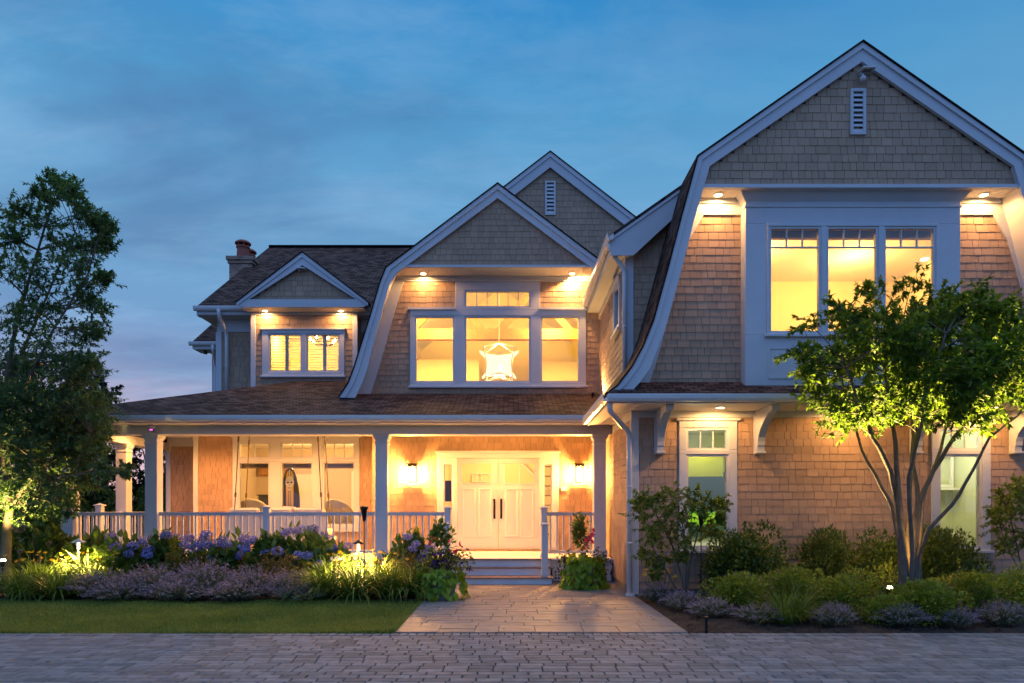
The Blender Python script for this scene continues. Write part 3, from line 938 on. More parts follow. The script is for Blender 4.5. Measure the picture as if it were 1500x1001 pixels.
# wall and window
wy = YG - .045
GW = dict(l=(609.5, 664.5), m=(682, 776), r=(793, 848))
wl = lambda p: X(p, YG)
outer_low = (wl(601), wl(858), Z(566, YG), Z(455, YG))
outer_up = (wl(667), wl(791), Z(455, YG), Z(413, YG))
gpoly = [(x - .06, z) for x, z in GT] + [(2.4, GT[-1][1] + .02), (2.4, GT[0][1])]
shingle_wall(HOUSE, front(YG), gpoly, holes=[(outer_low[0] + .03, outer_low[1] - .03, outer_low[2] + .03, outer_low[3] + .01), (outer_up[0] + .03, outer_up[1] - .03, outer_up[2] - .01, outer_up[3] + .3)], ex=.137, seed=52)
mb = MB()
GTo = pz([(515, 584), (528, 560), (536, 540), (546, 499), (556, 461), (570, 418), (578, 392)], YG)
band(mb, GTo, GT, YG - .04, YG)
mb.box(X(576, YG), 2.3, YG - .043, YG, Z(413, YG), ZSG)
mb.box(X(582, YG), 2.3, YG - .08, YG - .043, ZSG - .07, ZSG - .001)
part(mb, 'frieze_board', 'trim')
zl0, zl1 = Z(559.5, YG), Z(464.5, YG)
gw = window(front(YG), outer_low, [(wl(609) - .02, wl(664.5) + .02, zl0 - .02, zl1 + .02, 1, 1), (wl(682) - .02, wl(776) + .02, zl0 - .02, zl1 + .02, 1, 1), (wl(793) - .02, wl(848) + .02, zl0 - .02, zl1 + .02, 1, 1)], head=False)
part(MB().box(outer_low[0] - .05, outer_up[0], YG - .09, YG - .001, outer_low[3], outer_low[3] + .05).box(outer_up[1], outer_low[1] + .05, YG - .09, YG - .001, outer_low[3], outer_low[3] + .05), 'head_cap', 'trim', gw)
window(front(YG), (outer_up[0], outer_up[1], outer_up[2] + .001, outer_up[3]), [(wl(682) - .02, wl(776) + .02, Z(450, YG) - .02, Z(427, YG) + .02, 6, 1)], sill=False)
# great room behind
mb = MB().box(-2.96, -2.9, YG + .12, 22.5, 4.3, 6.78).box(2.1, 2.16, YG + .12, 22.5, 4.3, 7.0)
mb.prism([(-2.9, 4.3), (2.1, 4.3), (2.1, 7.0), (CG, 8.85), (-2.9, 6.75)], fy_, 22.5, 22.56)
r_ = part(mb, 'room', 'room_wall')
part(MB().prism([(-2.9, 6.75), (CG, 8.85), (CG, 8.9), (-2.9, 6.8)], fy_, YG + .12, 22.5).prism([(2.15, 6.97), (CG, 8.85), (CG, 8.9), (2.15, 7.02)], fy_, YG + .12, 22.5), 'ceiling', 'plaster_white', r_)
part(MB().box(-2.9, 2.1, YG + .12, 22.5, 4.3, 4.35), 'floor', 'tread_wood', r_)
lamp('room_light', 'POINT', (-1.9, 18.6, 6.7), 150, (1, .53, .12), r_, .2)
lamp('room_light', 'POINT', (1.2, 18.8, 6.7), 150, (1, .53, .12), r_, .2)
mb = MB()
for yy in (19.4,):
    zt = Z(497, 19.4)
    mb.box(-2.9, 2.1, yy, yy + .22, zt, zt + .30)
    for sx in (-1, 1):
        mb.add([(-.5 + sx * .15, yy + .03, zt + .3), (-.5 + sx * .40, yy + .03, zt + .3), (-.5 + sx * 1.25, yy + .03, 7.75), (-.5 + sx * 1.0, yy + .03, 7.75),
                (-.5 + sx * .15, yy + .19, zt + .3), (-.5 + sx * .40, yy + .19, zt + .3), (-.5 + sx * 1.25, yy + .19, 7.75), (-.5 + sx * 1.0, yy + .19, 7.75)],
               [(0, 1, 2, 3), (4, 5, 6, 7), (0, 1, 5, 4), (1, 2, 6, 5), (2, 3, 7, 6), (3, 0, 4, 7)])
        mb.add([(-.5 + sx * 2.1, yy + .03, zt + .3), (-.5 + sx * 2.35, yy + .03, zt + .3), (-.5 + sx * 1.6, yy + .03, 7.5), (-.5 + sx * 1.35, yy + .03, 7.5),
                (-.5 + sx * 2.1, yy + .19, zt + .3), (-.5 + sx * 2.35, yy + .19, zt + .3), (-.5 + sx * 1.6, yy + .19, 7.5), (-.5 + sx * 1.35, yy + .19, 7.5)],
               [(0, 1, 2, 3), (4, 5, 6, 7), (0, 1, 5, 4), (1, 2, 6, 5), (2, 3, 7, 6), (3, 0, 4, 7)])
part(mb, 'ceiling_beam', 'timber', r_)
mb = MB().box(-2.9, -.9, 20.6, 22.4, 4.4, Z(527, 20.6)).box(.7, 2.1, 20.9, 22.4, 4.4, Z(530, 20.9))
part(mb, 'partition', 'room_wall', r_)
for px_, ax, e_ in ((620, 0, 40), (838, .3, 130)): recessed(px_, 16.45, ZSG, e_, aim=(ax, .1, -1))
# chandelier: open star-shaped lantern on a rod
cx, cy, cz = X(731, 18.3), 18.3, Z(533, 18.3)
CH = empty('star_chandelier', (cx, cy, cz), 'pale star-shaped lantern chandelier glowing inside the large gambrel window', 'chandelier')
mb = MB()
pts = []
for i in range(4):
    for j, (r, z) in enumerate(((.58, .36), (.50, -.42))):
        a = math.pi / 4 + i * math.pi / 2
        pts.append((r * math.cos(a), r * math.sin(a), z))
for i in range(4):
    a, b = pts[2 * i], pts[2 * i + 1]
    c, d = pts[(2 * i + 2) % 8], pts[(2 * i + 3) % 8]
    m_ = ((a[0] + c[0]) * .40, (a[1] + c[1]) * .40, .20)
    n_ = ((b[0] + d[0]) * .42, (b[1] + d[1]) * .42, -.30)
    for p, q_ in ((a, ((a[0] + b[0]) * .43, (a[1] + b[1]) * .43, 0)), (((a[0] + b[0]) * .43, (a[1] + b[1]) * .43, 0), b), (a, m_), (m_, c), (b, n_), (n_, d), (a, (0, 0, .55)), (b, (0, 0, -.30))):
        mb.tube([p, q_], .015, 6)
mb.tube([(0, 0, .5), (0, 0, 8.7 - cz)], .012, 8)
o = mb.build('lantern_frame', 'plaster_white'); o.parent = CH
# concave star of pale glowing panels inside the cage
for yy in (-.10, .10):
    cs = [(-.54, .34), (.54, .34), (.47, -.40), (-.47, -.40)]
    star = []
    for i in range(4):
        a, b = cs[i], cs[(i + 1) % 4]
        m_ = ((a[0] + b[0]) * .5 * .20, (a[1] + b[1]) * .5 * .20)
        for t in (0, .25, .5, .75):
            w0, w1, w2 = (1 - t) ** 2, 2 * t * (1 - t), t * t
            star.append((a[0] * w0 + m_[0] * w1 + b[0] * w2, a[1] * w0 + m_[1] * w1 + b[1] * w2))
    o = MB().prism(star, lambda u, z, n: (u, n, z), yy, yy + .004).build('star_panel', 'lamp_star'); o.parent = CH
for i in range(4):
    a = i * math.pi / 2 + .3
    o = MB().lathe([(.012, -.16), (.035, -.12), (.04, -.07), (.015, -.02)], (.16 * math.cos(a), .16 * math.sin(a), -.05), 10).build('bulb', 'lamp_chandelier', smooth=True); o.parent = CH
lamp('chandelier_light', 'POINT', (cx, cy, cz - .1), 120, (1, .72, .36), CH, .15)

# ------------------------------------------------------------------ rear gable behind it
YR = 19.5
CR = X(806, YR)
RO = [(X(700, YR), Z(305.5, YR)), (CR, Z(223, YR)), (X(1000, YR), Z(374, YR))]
RI = [(X(700, YR), Z(333, YR)), (CR, Z(243, YR)), (X(1000, YR), Z(398, YR))]
RO = [(CR - 1.55, Z(223, YR) - 1.55 * .775), (CR, Z(223, YR)), (CR + 3.4, Z(223, YR) - 3.4 * .775)]
RI = [(x, z - .43) for x, z in RO]
mb = MB()
roof_sweep(mb, [(RO[0][0] - .03, RO[0][1] + .02), (CR, RO[1][1] + .028)], YR - .05, 27)
roof_sweep(mb, [(RO[2][0] + .03, RO[2][1] + .02), (CR, RO[1][1] + .028)], YR - .05, 27)
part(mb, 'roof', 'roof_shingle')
mb = band(MB(), RO, RI, YR, YR + .05)
band(mb, RO, [(x, z - .14) for x, z in RO], YR - .03, YR - .001)
part(mb, 'rake_board', 'trim')
shingle_wall(HOUSE, front(YR + .1), [(CR - 1.5, 9.0), (CG, 9.0), (2.2, 7.2), (CR + 3.1, 7.2), (CR + 3.1, RI[2][1] + .3), (CR, RI[1][1] + .1), (CR - 1.5, RI[0][1] + .1)], ex=.168, seed=61)
vent(798.5, 814, 265, 315, YR + .05, YR + .1)

# ------------------------------------------------------------------ main block on the left
YM, YDW, YDF = 19.1, 18.6, 18.1
HX0 = X(319, YM)
ZME, YME = 7.06, 18.6
RID_Y, RID_Z = 24.3, 10.88
mb = MB()
roof_plane(mb, (-8.52, YME, ZME), (-3.0, YME, ZME), (-3.0, RID_Y, RID_Z), (-8.52, RID_Y, RID_Z))
zq = ZME + (22.65 - YME) * (RID_Z - ZME) / (RID_Y - YME)
roof_plane(mb, (-3.0, 22.65, zq), (1.6, 22.65, zq), (1.6, RID_Y, RID_Z), (-3.0, RID_Y, RID_Z), u0=5.52)
roof_plane(mb, (1.6, 30, ZME), (-8.52, 30, ZME), (-8.52, RID_Y, RID_Z), (1.6, RID_Y, RID_Z))
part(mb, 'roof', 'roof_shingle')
mb = MB().box(-8.5, 1.6, RID_Y - .12, RID_Y + .12, RID_Z - .04, RID_Z + .03)
part(mb, 'ridge_cap', 'roof_shingle')
gutter((-8.55, YME, ZME), (-3.0, YME, ZME), (0, -1, 0))
mb = MB().box(-8.5, -3, YME + .001, YME + .03, 6.85, ZME - .01).box(-8.5, -3, YME + .03, YM, 6.84, 6.86)
mb.box(-8.5, HX0, YM, 29.5, 6.84, 6.86)
part(mb, 'soffit', 'trim')
fnr = lambda u, z, n: (n, u, z)
mb = MB().prism([(YME, ZME - .06), (YME, ZME - .24), (YME + .2, ZME - .24), (RID_Y, RID_Z - .3), (RID_Y, RID_Z - .06)], fnr, -8.5, -8.46)
part(mb, 'rake_board', 'trim')
part(MB().box(HX0, -3, YM - .035, YM, 6.5, 6.84), 'frieze_board', 'trim')
shingle_wall(HOUSE, front(YM), [(HX0, 3.4), (X(369, YDW) + .1, 3.4), (X(369, YDW) + .1, 6.6), (HX0, 6.6)], ex=.142, seed=71)
shingle_wall(HOUSE, front(YM), [(X(523, YDW) - .1, 3.4), (-3.0, 3.4), (-3.0, 6.6), (X(523, YDW) - .1, 6.6)], ex=.142, seed=75)
part(MB().prism([(YM + .13, 3.4), (29.4, 3.4), (29.4, 6.85), (RID_Y, RID_Z - .1), (YM + .13, 6.85)], fnr, HX0, HX0 + .1), 'wall', 'siding')
part(MB().box(HX0 - .04, HX0 + .12, YM - .04, YM, 3.9, 6.5).box(HX0 - .04, HX0 - .001, YM, YM + .12, 3.9, 6.5), 'corner_board', 'trim', bevel=.005)
downspout([(X(322, 18.6), 18.52, 6.98), (X(322, 18.6), 18.55, 6.8), (X(331, 18.95), 19.0, 6.45), (X(331, 18.95), 19.0, 4.6)], r=.05)
# chimney on the gable end
CHX0, CHX1 = X(333, 22), X(333, 22) + .85
ctop = Z(376, 22)
mb = MB()
def brick_box(mb, x0, x1, y0, y1, z0, z1):
    for a, b, u0, u1 in (((x0, y0), (x1, y0), x0, x1), ((x1, y0), (x1, y1), y0, y1), ((x1, y1), (x0, y1), x0, x1), ((x0, y1), (x0, y0), y0, y1)):
        mb.quad_uv([(*a, z0), (*b, z0), (*b, z1), (*a, z1)], [(u0, z0), (u1, z0), (u1, z1), (u0, z1)])
    mb.quad_uv([(x0, y0, z1), (x1, y0, z1), (x1, y1, z1), (x0, y1, z1)], [(x0, y0), (x1, y0), (x1, y1), (x0, y1)])
brick_box(mb, CHX0 + .06, CHX1 - .06, 22.0, 23.5, 5, ctop - .22)
brick_box(mb, CHX0 + .02, CHX1 - .02, 21.96, 23.54, ctop - .22, ctop - .12)
brick_box(mb, CHX0 - .02, CHX1 + .02, 21.92, 23.58, ctop - .12, ctop)
CHM = part(mb, 'chimney', 'chimney_brick')
for i, (px_, d, s) in enumerate(((356, 22.35, 1), (365, 23.1, .95))):
    c = (X(px_, d), d, ctop)
    mb = MB().lathe([(.22 * s, 0), (.20 * s, .10), (.185 * s, .38), (.215 * s, .40), (.215 * s, .45)], c, 18)
    for j in range(6):
        a = j * math.pi / 3
        mb.tube([(c[0] + .17 * s * math.cos(a), c[1] + .17 * s * math.sin(a), c[2] + .44), (c[0] + .17 * s * math.cos(a), c[1] + .17 * s * math.sin(a), c[2] + .53)], .025, 6)
    mb.lathe([(.255 * s, .53), (.25 * s, .57), (.17 * s, .63), (.08 * s, .66)], c, 18)
    part(mb, 'chimney_pot', 'terracotta', CHM, smooth=False)
# dormer
CD = X(443, YDF)
DO = [(CD - 1.72, Z(443, YDF)), (CD, Z(370, YDF)), (CD + 1.72, Z(443, YDF))]
DI = [(CD - 1.72, Z(463, YDF)), (CD, Z(388.5, YDF)), (CD + 1.72, Z(463, YDF))]
mb = MB()
roof_sweep(mb, [(DO[0][0] - .04, DO[0][1] + .01), (CD, DO[1][1] + .028)], YDF - .05, 21.2)
roof_sweep(mb, [(DO[2][0] + .04, DO[2][1] + .01), (CD, DO[1][1] + .028)], YDF - .05, 21.2)
part(mb, 'roof', 'roof_shingle')
zd0, zd1 = Z(450, YDF), Z(438.5, YDF)
mb = MB()
fy = lambda u, z, n: (u, n, z)
for s in (-1, 1):
    xs = lambda x: CD + s * x
    mb.prism([(xs(0), DO[1][1]), (xs(1.72), DO[0][1]), (xs(1.72), zd0 + .05), (xs(1.72 - .12), zd0), (xs(1.72 - .30), zd1), (xs(0), DI[1][1])], fy, YDF, YDF + .05)
    mb.prism([(xs(0), DO[1][1]), (xs(1.74), DO[0][1] + .0), (xs(1.74), DO[0][1] - .1), (xs(0), DO[1][1] - .13)], fy, YDF - .03, YDF - .001)
mb.box(CD - 1.62, CD + 1.62, YDF + .003, YDF + .047, zd0, zd1)
part(mb, 'rake_board', 'trim')
shingle_wall(HOUSE, front(YDF + .12), [(CD - 1.5, zd1 - .02), (CD + 1.5, zd1 - .02), (CD, DI[1][1] + .05)], ex=.137, seed=72, back=.04)
mb = MB()
part(MB().box(CD - 1.62, CD + 1.62, YDF + .05, YDW, zd0, zd0 + .02), 'soffit', 'beadboard')
dx0, dx1 = X(369, YDW), X(523, YDW)
dz1 = Z(462, YDW)
do = (X(384.5, YDW), X(505, YDW), Z(551, YDW), Z(484, YDW))
shingle_wall(HOUSE, front(YDW), [(dx0, 4.6), (dx1, 4.6), (dx1, zd0), (dx0, zd0)], holes=[(do[0] + .03, do[1] - .03, do[2] + .03, do[3] - .03)], ex=.142, seed=73)
part(MB().box(dx0 - .03, dx1 + .03, YDW - .05, YDW, dz1, zd0 - .001), 'frieze_board', 'trim')
part(MB().box(dx0 - .02, dx0 + .11, YDW - .042, YDW, 4.7, dz1), 'corner_board', 'trim', bevel=.005)
part(MB().box(dx1 - .11, dx1 + .02, YDW - .042, YDW, 4.7, dz1), 'corner_board', 'trim', bevel=.005)
part(MB().box(dx0, dx0 + .1, YDW + .13, YM + .5, 4.6, zd0), 'wall', 'siding')
part(MB().box(dx1 - .1, dx1, YDW + .13, YM + .5, 4.6, zd0), 'wall', 'siding')
g2 = [(X(a, YDW) - .02, X(b, YDW) + .02, Z(544.5, YDW) - .02, Z(490, YDW) + .02, 1, 1) for a, b in ((395, 441.5), (449.5, 497))]
window(front(YDW), do, g2)
# plantation shutters with tilted slats
r_ = room(dx0 + .12, dx1 - .12, YDW + .13, 21.5, 4.6, 6.85, 'room_wall')
lamp('room_light', 'POINT', (X(420, 20.2), 20.2, 6.5), 36, (1, .52, .12), r_, .15)
lamp('room_light', 'POINT', (X(470, 20.2), 20.0, 6.5), 36, (1, .52, .12), r_, .15)
for a, b in ((395, 441.5), (449.5, 497)):
    xa, xb = X(a, YDW + .17), X(b, YDW + .17)
    xm = xa + (xb - xa) * .55
    for p, q_ in ((xa - .02, xm), (xm, xb + .02)):
        z0, z1 = do[2] + .05, do[3] - .05
        yy = YDW + .16
        mb = slab(MB(), [(p, z0), (q_, z0), (q_, z1), (p, z1)], [(p + .045, q_ - .045, z0 + .05, z1 - .05)], front(yy), -.03, 0)
        z = z0 + .055
        while z < z1 - .06:
            mb.hexa([(p + .045, yy - .01, z), (q_ - .045, yy - .01, z), (q_ - .045, yy + .045, z + .018), (p + .045, yy + .045, z + .018), (p + .045, yy - .01, z + .014), (q_ - .045, yy - .01, z + .014), (q_ - .045, yy + .045, z + .032), (p + .045, yy + .045, z + .032)])
            z += .072
        part(mb, 'shutter', 'plaster_white', r_)
CL = empty('ring_chandelier', (X(473, 20.0), 20.0, Z(500, 20.0)), 'small branched chandelier glowing behind the dormer shutters', 'chandelier')
mb = MB()
for i in range(7):
    a = i * 2 * math.pi / 7
    mb.tube([(0, 0, -.1), (.2 * math.cos(a), .2 * math.sin(a), -.12), (.36 * math.cos(a), .36 * math.sin(a), -.02)], .012, 6)
mb.tube([(0, 0, -.12), (0, 0, 6.85 - CL.location.z)], .012, 6)
o = mb.build('arm', 'bronze'); o.parent = CL
for i in range(7):
    a = i * 2 * math.pi / 7
    o = MB().lathe([(.02, -.02), (.03, .02), (.005, .08)], (.36 * math.cos(a), .36 * math.sin(a), 0), 8).build('bulb', 'lamp_chandelier'); o.parent = CL
for px_ in (388, 499): recessed(px_, 18.42, zd0, 42, aim=(0, .1, -1))
# lower block further back on the left
YQ = 22.5
mb = MB()
roof_plane(mb, (-10.45, YQ, 7.05), (-8.1, YQ, 7.05), (-8.1, YQ + 4, 9.7), (-10.45, YQ + 4, 9.7))
part(mb, 'roof', 'roof_shingle')
gutter((-10.5, YQ, 7.05), (-8.1, YQ, 7.05), (0, -1, 0))
part(MB().box(-10.4, -8.1, YQ + .001, YQ + .6, 6.82, 6.85).box(-10.4, -8.1, YQ + .0005, YQ + .03, 6.85, 7.0).prism([(YQ, 6.98), (YQ, 6.83), (YQ + 4, 9.45), (YQ + 4, 9.65)], fnr, -10.42, -10.39), 'soffit', 'trim')
shingle_wall(HOUSE, front(YQ + .6), [(-9.98, 0), (-8.1, 0), (-8.1, 6.83), (-9.98, 6.83)], ex=.142, seed=74)
part(MB().box(-10.02, -9.86, YQ + .56, YQ + .6, 0, 6.82), 'corner_board', 'trim')
part(MB().prism([(YQ + .7, 0), (YQ + 6, 0), (YQ + 6, 8.5), (YQ + 2.5, 8.5), (YQ + .7, 6.85)], fnr, -9.98, -9.9), 'wall', 'siding')
downspout([(X(312, 22.45), 22.44, 6.95), (X(312, 22.45), 22.46, 6.75), (X(316, 23.0), 22.99, 6.4), (X(316, 23.0), 22.99, 3.0)], r=.05)
for i, dx_ in enumerate((0, .25)):
    c = (-9.65 + dx_ - .4, YQ + .12, 6.79)
    part(MB().lathe([(.02, .03), (.05, 0), (.07, -.1), (.0, -.11)], c, 10), 'floodlight_head', 'bronze')

# small bullet light added in the roof valley to wash the dormer's side wall
vx, vy = 1.98, 16.1
vz = 3.5 + .35 * (vy - 14.2)
o = part(MB().tube([(vx, vy, vz - .02), (vx, vy, vz + .05)], .012, 8).tube([(vx, vy, vz + .04), (vx + .01, vy - .04, vz + .13)], [.03, .036], 12), 'added_roof_light', 'bronze')
lamp('added_roof_light', 'SPOT', (vx + .012, vy - .05, vz + .16), 95, (1, .56, .19), o, .03, 165, .5, (.25, -.75, .75))
# ------------------------------------------------------------------ porch
YD, YL, YE2 = 17.0, 17.6, 14.2
FL = .505
ZPE = 3.5
PX0 = -10.15
CEIL = 3.52
SL = .35
mb = MB()
zr = lambda y: ZPE + SL * (y - YE2)
def pr(mb, pts, along):
    """roof polygon with uv"""
    if along == 'x':
        k = math.sqrt(1 + SL * SL)
        uvs = [(p[0], (p[1] - YE2) * k) for p in pts]
    else:
        k = math.sqrt(1 + SL * SL)
        uvs = [(p[1], (p[0] - PX0) * k) for p in pts]
    mb.quad_uv(pts, uvs)
    mb.add([(p[0], p[1], p[2] - .05) for p in pts], [tuple(range(len(pts)))])
y0_ = YE2 - .0
pr(mb, [(PX0, YE2, ZPE), (-3.6, YE2, ZPE), (-3.6, 18.75, zr(18.75)), (PX0 + 4.55, 18.75, zr(18.75))], 'x')
pr(mb, [(-3.6, YE2, ZPE), (EX0 + .02, YE2, ZPE), (2.3, YE2 + .3, zr(YE2 + .3)), (2.3, 16.74, zr(16.74)), (-3.6, 16.74, zr(16.74))], 'x')
pr(mb, [(PX0, YE2, ZPE), (PX0 + 4.55, 18.75, zr(18.75)), (PX0 + 4.55, 20.5, zr(18.75)), (PX0, 20.5, ZPE)], 'y')
part(mb, 'porch_roof', 'roof_shingle')
gutter((PX0, YE2 + .0, ZPE - .01), (EX0 - .0, YE2 + .0, ZPE - .01), (0, -1, 0), straps=.62)
gutter((PX0, YE2 - .1, ZPE - .01), (PX0, 20.5, ZPE - .01), (-1, 0, 0))
# eave boards: fascia, soffit, and exposed rafter ends
mb = MB()
mb.box(PX0 + .02, EX0 + .02, YE2 + .001, YE2 + .03, ZPE - .16, ZPE - .02).box(PX0 + .001, PX0 + .03, YE2 + .03, 20.5, ZPE - .16, ZPE - .02)
part(mb, 'fascia_board', 'trim')
ZB0, ZB1 = Z(636.5, 14.68), Z(623, 14.68)
mb = MB()
mb.box(PX0 + .03, 1.6, YE2 + .03, 14.68, ZPE - .15, ZPE - .13)
mb.box(PX0 + .03, -9.72, 14.68, 20.5, ZPE - .15, ZPE - .13)
part(mb, 'soffit', 'beadboard')
CXs = [X(97.5, 14.75), X(221, 14.75), X(558.5, 14.75), X(879, 14.75)]
CW = .262
bx_r = X(896, 14.68)
mb = MB()
mb.box(CXs[0] - .17, bx_r, 14.68, 15.06, ZB0, ZPE - .13)
mb.box(CXs[0] - .17, CXs[0] + .17, 15.06, 20.4, ZB0, ZPE - .13)
mb.box(CXs[0] - .19, bx_r + .01, 14.66, 14.68, ZB0 + .20, ZPE - .131)
part(mb, 'beam', 'trim', bevel=.008)
COLS = [(c, 14.75 + CW / 2) for c in CXs] + [(CXs[0], 16.95), (CXs[0], 19.4)]
for cx, cy in COLS:
    h = CW / 2
    mb = MB().box(cx - h, cx + h, cy - h, cy + h, FL, ZB0)
    for e, z0, z1 in ((.012, ZB0 - .20, ZB0 - .165), (.022, ZB0 - .10, ZB0 - .06), (.042, ZB0 - .06, ZB0 - .001), (.025, FL + .001, FL + .16)):
        mb.box(cx - h - e, cx + h + e, cy - h - e, cy + h + e, z0, z1)
    part(mb, 'column', 'trim', bevel=.006)
part(MB().box(CXs[0] + .17, 2.2, 15.06, YL, CEIL, CEIL + .03).box(CXs[0] + .17, -8.0, YL, 20.4, CEIL, CEIL + .03), 'porch_ceiling', 'beadboard')
# floor with an overhanging nosing, skirt and lattice
mb = MB()
y = 14.40
while y < YL + .02:
    mb.box(-9.85, WX0 - .03, y, y + .134, FL - .03, FL); y += .138
y = YL
while y < 20.4:
    mb.box(-9.85, -8.1, y, y + .134, FL - .03, FL); y += .138
part(mb, 'porch_floor', 'porch_paint')
mb = MB()
mb.box(-9.8, WX0 - .03, 14.46, 14.50, .30, FL - .031).box(-9.8, -1.45, 14.47, 14.49, -.05, .29)
mb.box(-9.8, -9.76, 14.5, 20.4, -.05, FL - .031)
part(mb, 'skirt_board', 'trim')
lx0, lx1 = .93, WX0 - .05
mb = slab(MB(), [(lx0, .03), (lx1, .03), (lx1, .30), (lx0, .30)], [(lx0 + .05 + i * .066, lx0 + .09 + i * .066, .07 + j * .066, .11 + j * .066) for i in range(int((lx1 - lx0 - .1) / .066)) for j in range(3)], front(14.49), 0, .03)
part(mb, 'lattice_panel', 'trim')
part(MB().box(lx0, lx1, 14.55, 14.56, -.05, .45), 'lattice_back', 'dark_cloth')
# steps
SX0, SX1 = -1.40, .905
ST = part(MB().box(SX0 + .02, SX1 - .02, 13.92, 14.46, -.05, .132).box(SX0 + .021, SX1 - .021, 14.36 - .02, 14.459, .13, .305).box(SX0 + .02, SX1 - .02, 14.44, 14.459, .305, FL - .03), 'porch_steps', 'porch_paint', bevel=.003)
mb = MB().box(SX0, SX1, 13.88, 14.36, .132, .160).box(SX0, SX1, 14.30, 14.44, .305, .333)
part(mb, 'tread', 'tread_wood', ST, bevel=.004)
part(MB().box(SX0, SX1, 14.385, 14.399, FL - .03, FL + .001), 'nosing', 'tread_wood', ST)
# newel posts
def newel(x, y, z0, z1, wd=.125, name='newel_post'):
    h = wd / 2
    mb = MB().box(x - h, x + h, y - h, y + h, z0, z1 - .05)
    mb.box(x - h - .03, x + h + .03, y - h - .03, y + h + .03, z1 - .05, z1 - .025)
    k = len(mb.v)
    mb.add([(x - h - .015, y - h - .015, z1 - .025), (x + h + .015, y - h - .015, z1 - .025), (x + h + .015, y + h + .015, z1 - .025), (x - h - .015, y + h + .015, z1 - .025), (x, y, z1 + .01)], [(0, 1, 4), (1, 2, 4), (2, 3, 4), (3, 0, 4)])
    mb.box(x - h - .015, x + h + .015, y - h - .015, y + h + .015, z0 + .0005, z0 + .09)
    return part(mb, name, 'trim', bevel=.004)
NR, NL = X(797, 14.6), X(656, 14.6)
newel(NR, 14.62, FL, Z(742, 14.6)); newel(NL, 14.62, FL, Z(742, 14.6))
newel(X(798, 14.0), 14.02, .16, Z(766, 14.0)); newel(X(654, 14.0), 14.02, .16, Z(766, 14.0))
newel(X(391, 14.85), 14.85, FL, Z(741, 14.85), .14)
newel(CXs[0], 15.95, FL, Z(738, 15.95), .14)
newel(CXs[0], 18.2, FL, Z(738, 18.2), .14)
# railings
def railing(p0, p1):
    p0, p1 = Vector(p0), Vector(p1)
    d = (p1 - p0); L = d.length; d.normalize(); s = Vector((-d.y, d.x, 0))
    zt = Z(750.5, 14.85)
    mb = MB()
    def bar(w_, z0, z1):
        q_ = [p0 - s * w_, p1 - s * w_, p1 + s * w_, p0 + s * w_]
        mb.hexa([(p.x, p.y, z0) for p in q_] + [(p.x, p.y, z1) for p in q_])
    bar(.045, zt - .022, zt); bar(.028, zt - .075, zt - .0225); bar(.028, FL + .09, FL + .145)
    n = max(1, int(L / .137))
    for i in range(n):
        c = p0 + d * (L * (i + .5) / n)
        q_ = [c - s * .016 - d * .016, c - s * .016 + d * .016, c + s * .016 + d * .016, c + s * .016 - d * .016]
        mb.hexa([(p.x, p.y, FL + .145) for p in q_] + [(p.x, p.y, zt - .075) for p in q_])
    return part(mb, 'railing', 'trim')
h = CW / 2
railing((CXs[0] + h, 14.88, 0), (CXs[1] - h, 14.88, 0))
railing((CXs[1] + h, 14.88, 0), (X(391, 14.85) - .07, 14.88, 0))
railing((X(391, 14.85) + .07, 14.88, 0), (CXs[2] - h, 14.88, 0))
railing((CXs[2] + h, 14.88, 0), (NL - .062, 14.68, 0))
railing((NR + .062, 14.68, 0), (CXs[3] - h, 14.88, 0))
railing((CXs[0], 15.02, 0), (CXs[0], 15.88, 0)); railing((CXs[0], 16.02, 0), (CXs[0], 16.82, 0))
railing((CXs[0], 17.08, 0), (CXs[0], 18.13, 0)); railing((CXs[0], 18.27, 0), (CXs[0], 19.27, 0))
# porch walls
DX0, DX1 = X(641, YD), X(818, YD)
DZ1 = Z(664, YD)
shingle_wall(HOUSE, front(YD), [(X(545, YD), FL), (WX0, FL), (WX0, CEIL), (X(545, YD), CEIL)], holes=[(DX0 + .04, DX1 - .04, FL - .1, DZ1 - .04)], ex=.1415, seed=81)
part(MB().box(X(545, YD), X(545, YD) + .1, YD + .13, YL, FL, CEIL), 'wall', 'siding')
LO = (X(341.5, YL), X(527, YL), Z(776, YL), Z(641, YL))
LX0 = X(285, YL)
shingle_wall(HOUSE, front(YL), [(LX0, FL), (X(545, YD), FL), (X(545, YD), CEIL), (LX0, CEIL)], holes=[(LO[0] + .03, LO[1] - .03, LO[2] + .03, LO[3] - .03)], ex=.1415, seed=82)
part(MB().box(LX0 - .02, LX0 + .10, YL - .04, YL, FL, CEIL), 'corner_board', 'trim', bevel=.004)
part(MB().box(LX0, LX0 + .1, YL + .13, 20.4, FL, CEIL), 'wall', 'siding')
LX1 = X(250, 18.9)
shingle_wall(HOUSE, front(18.9), [(LX1, FL), (LX0, FL), (LX0, 3.28), (LX1, 3.28)], ex=.1415, seed=83)
part(MB().box(LX1 - .09, LX1 + .02, 18.85, 18.95, FL, 3.28).box(LX1 - .09, LX0, 18.86, 18.96, 3.28, CEIL), 'corner_board', 'trim')
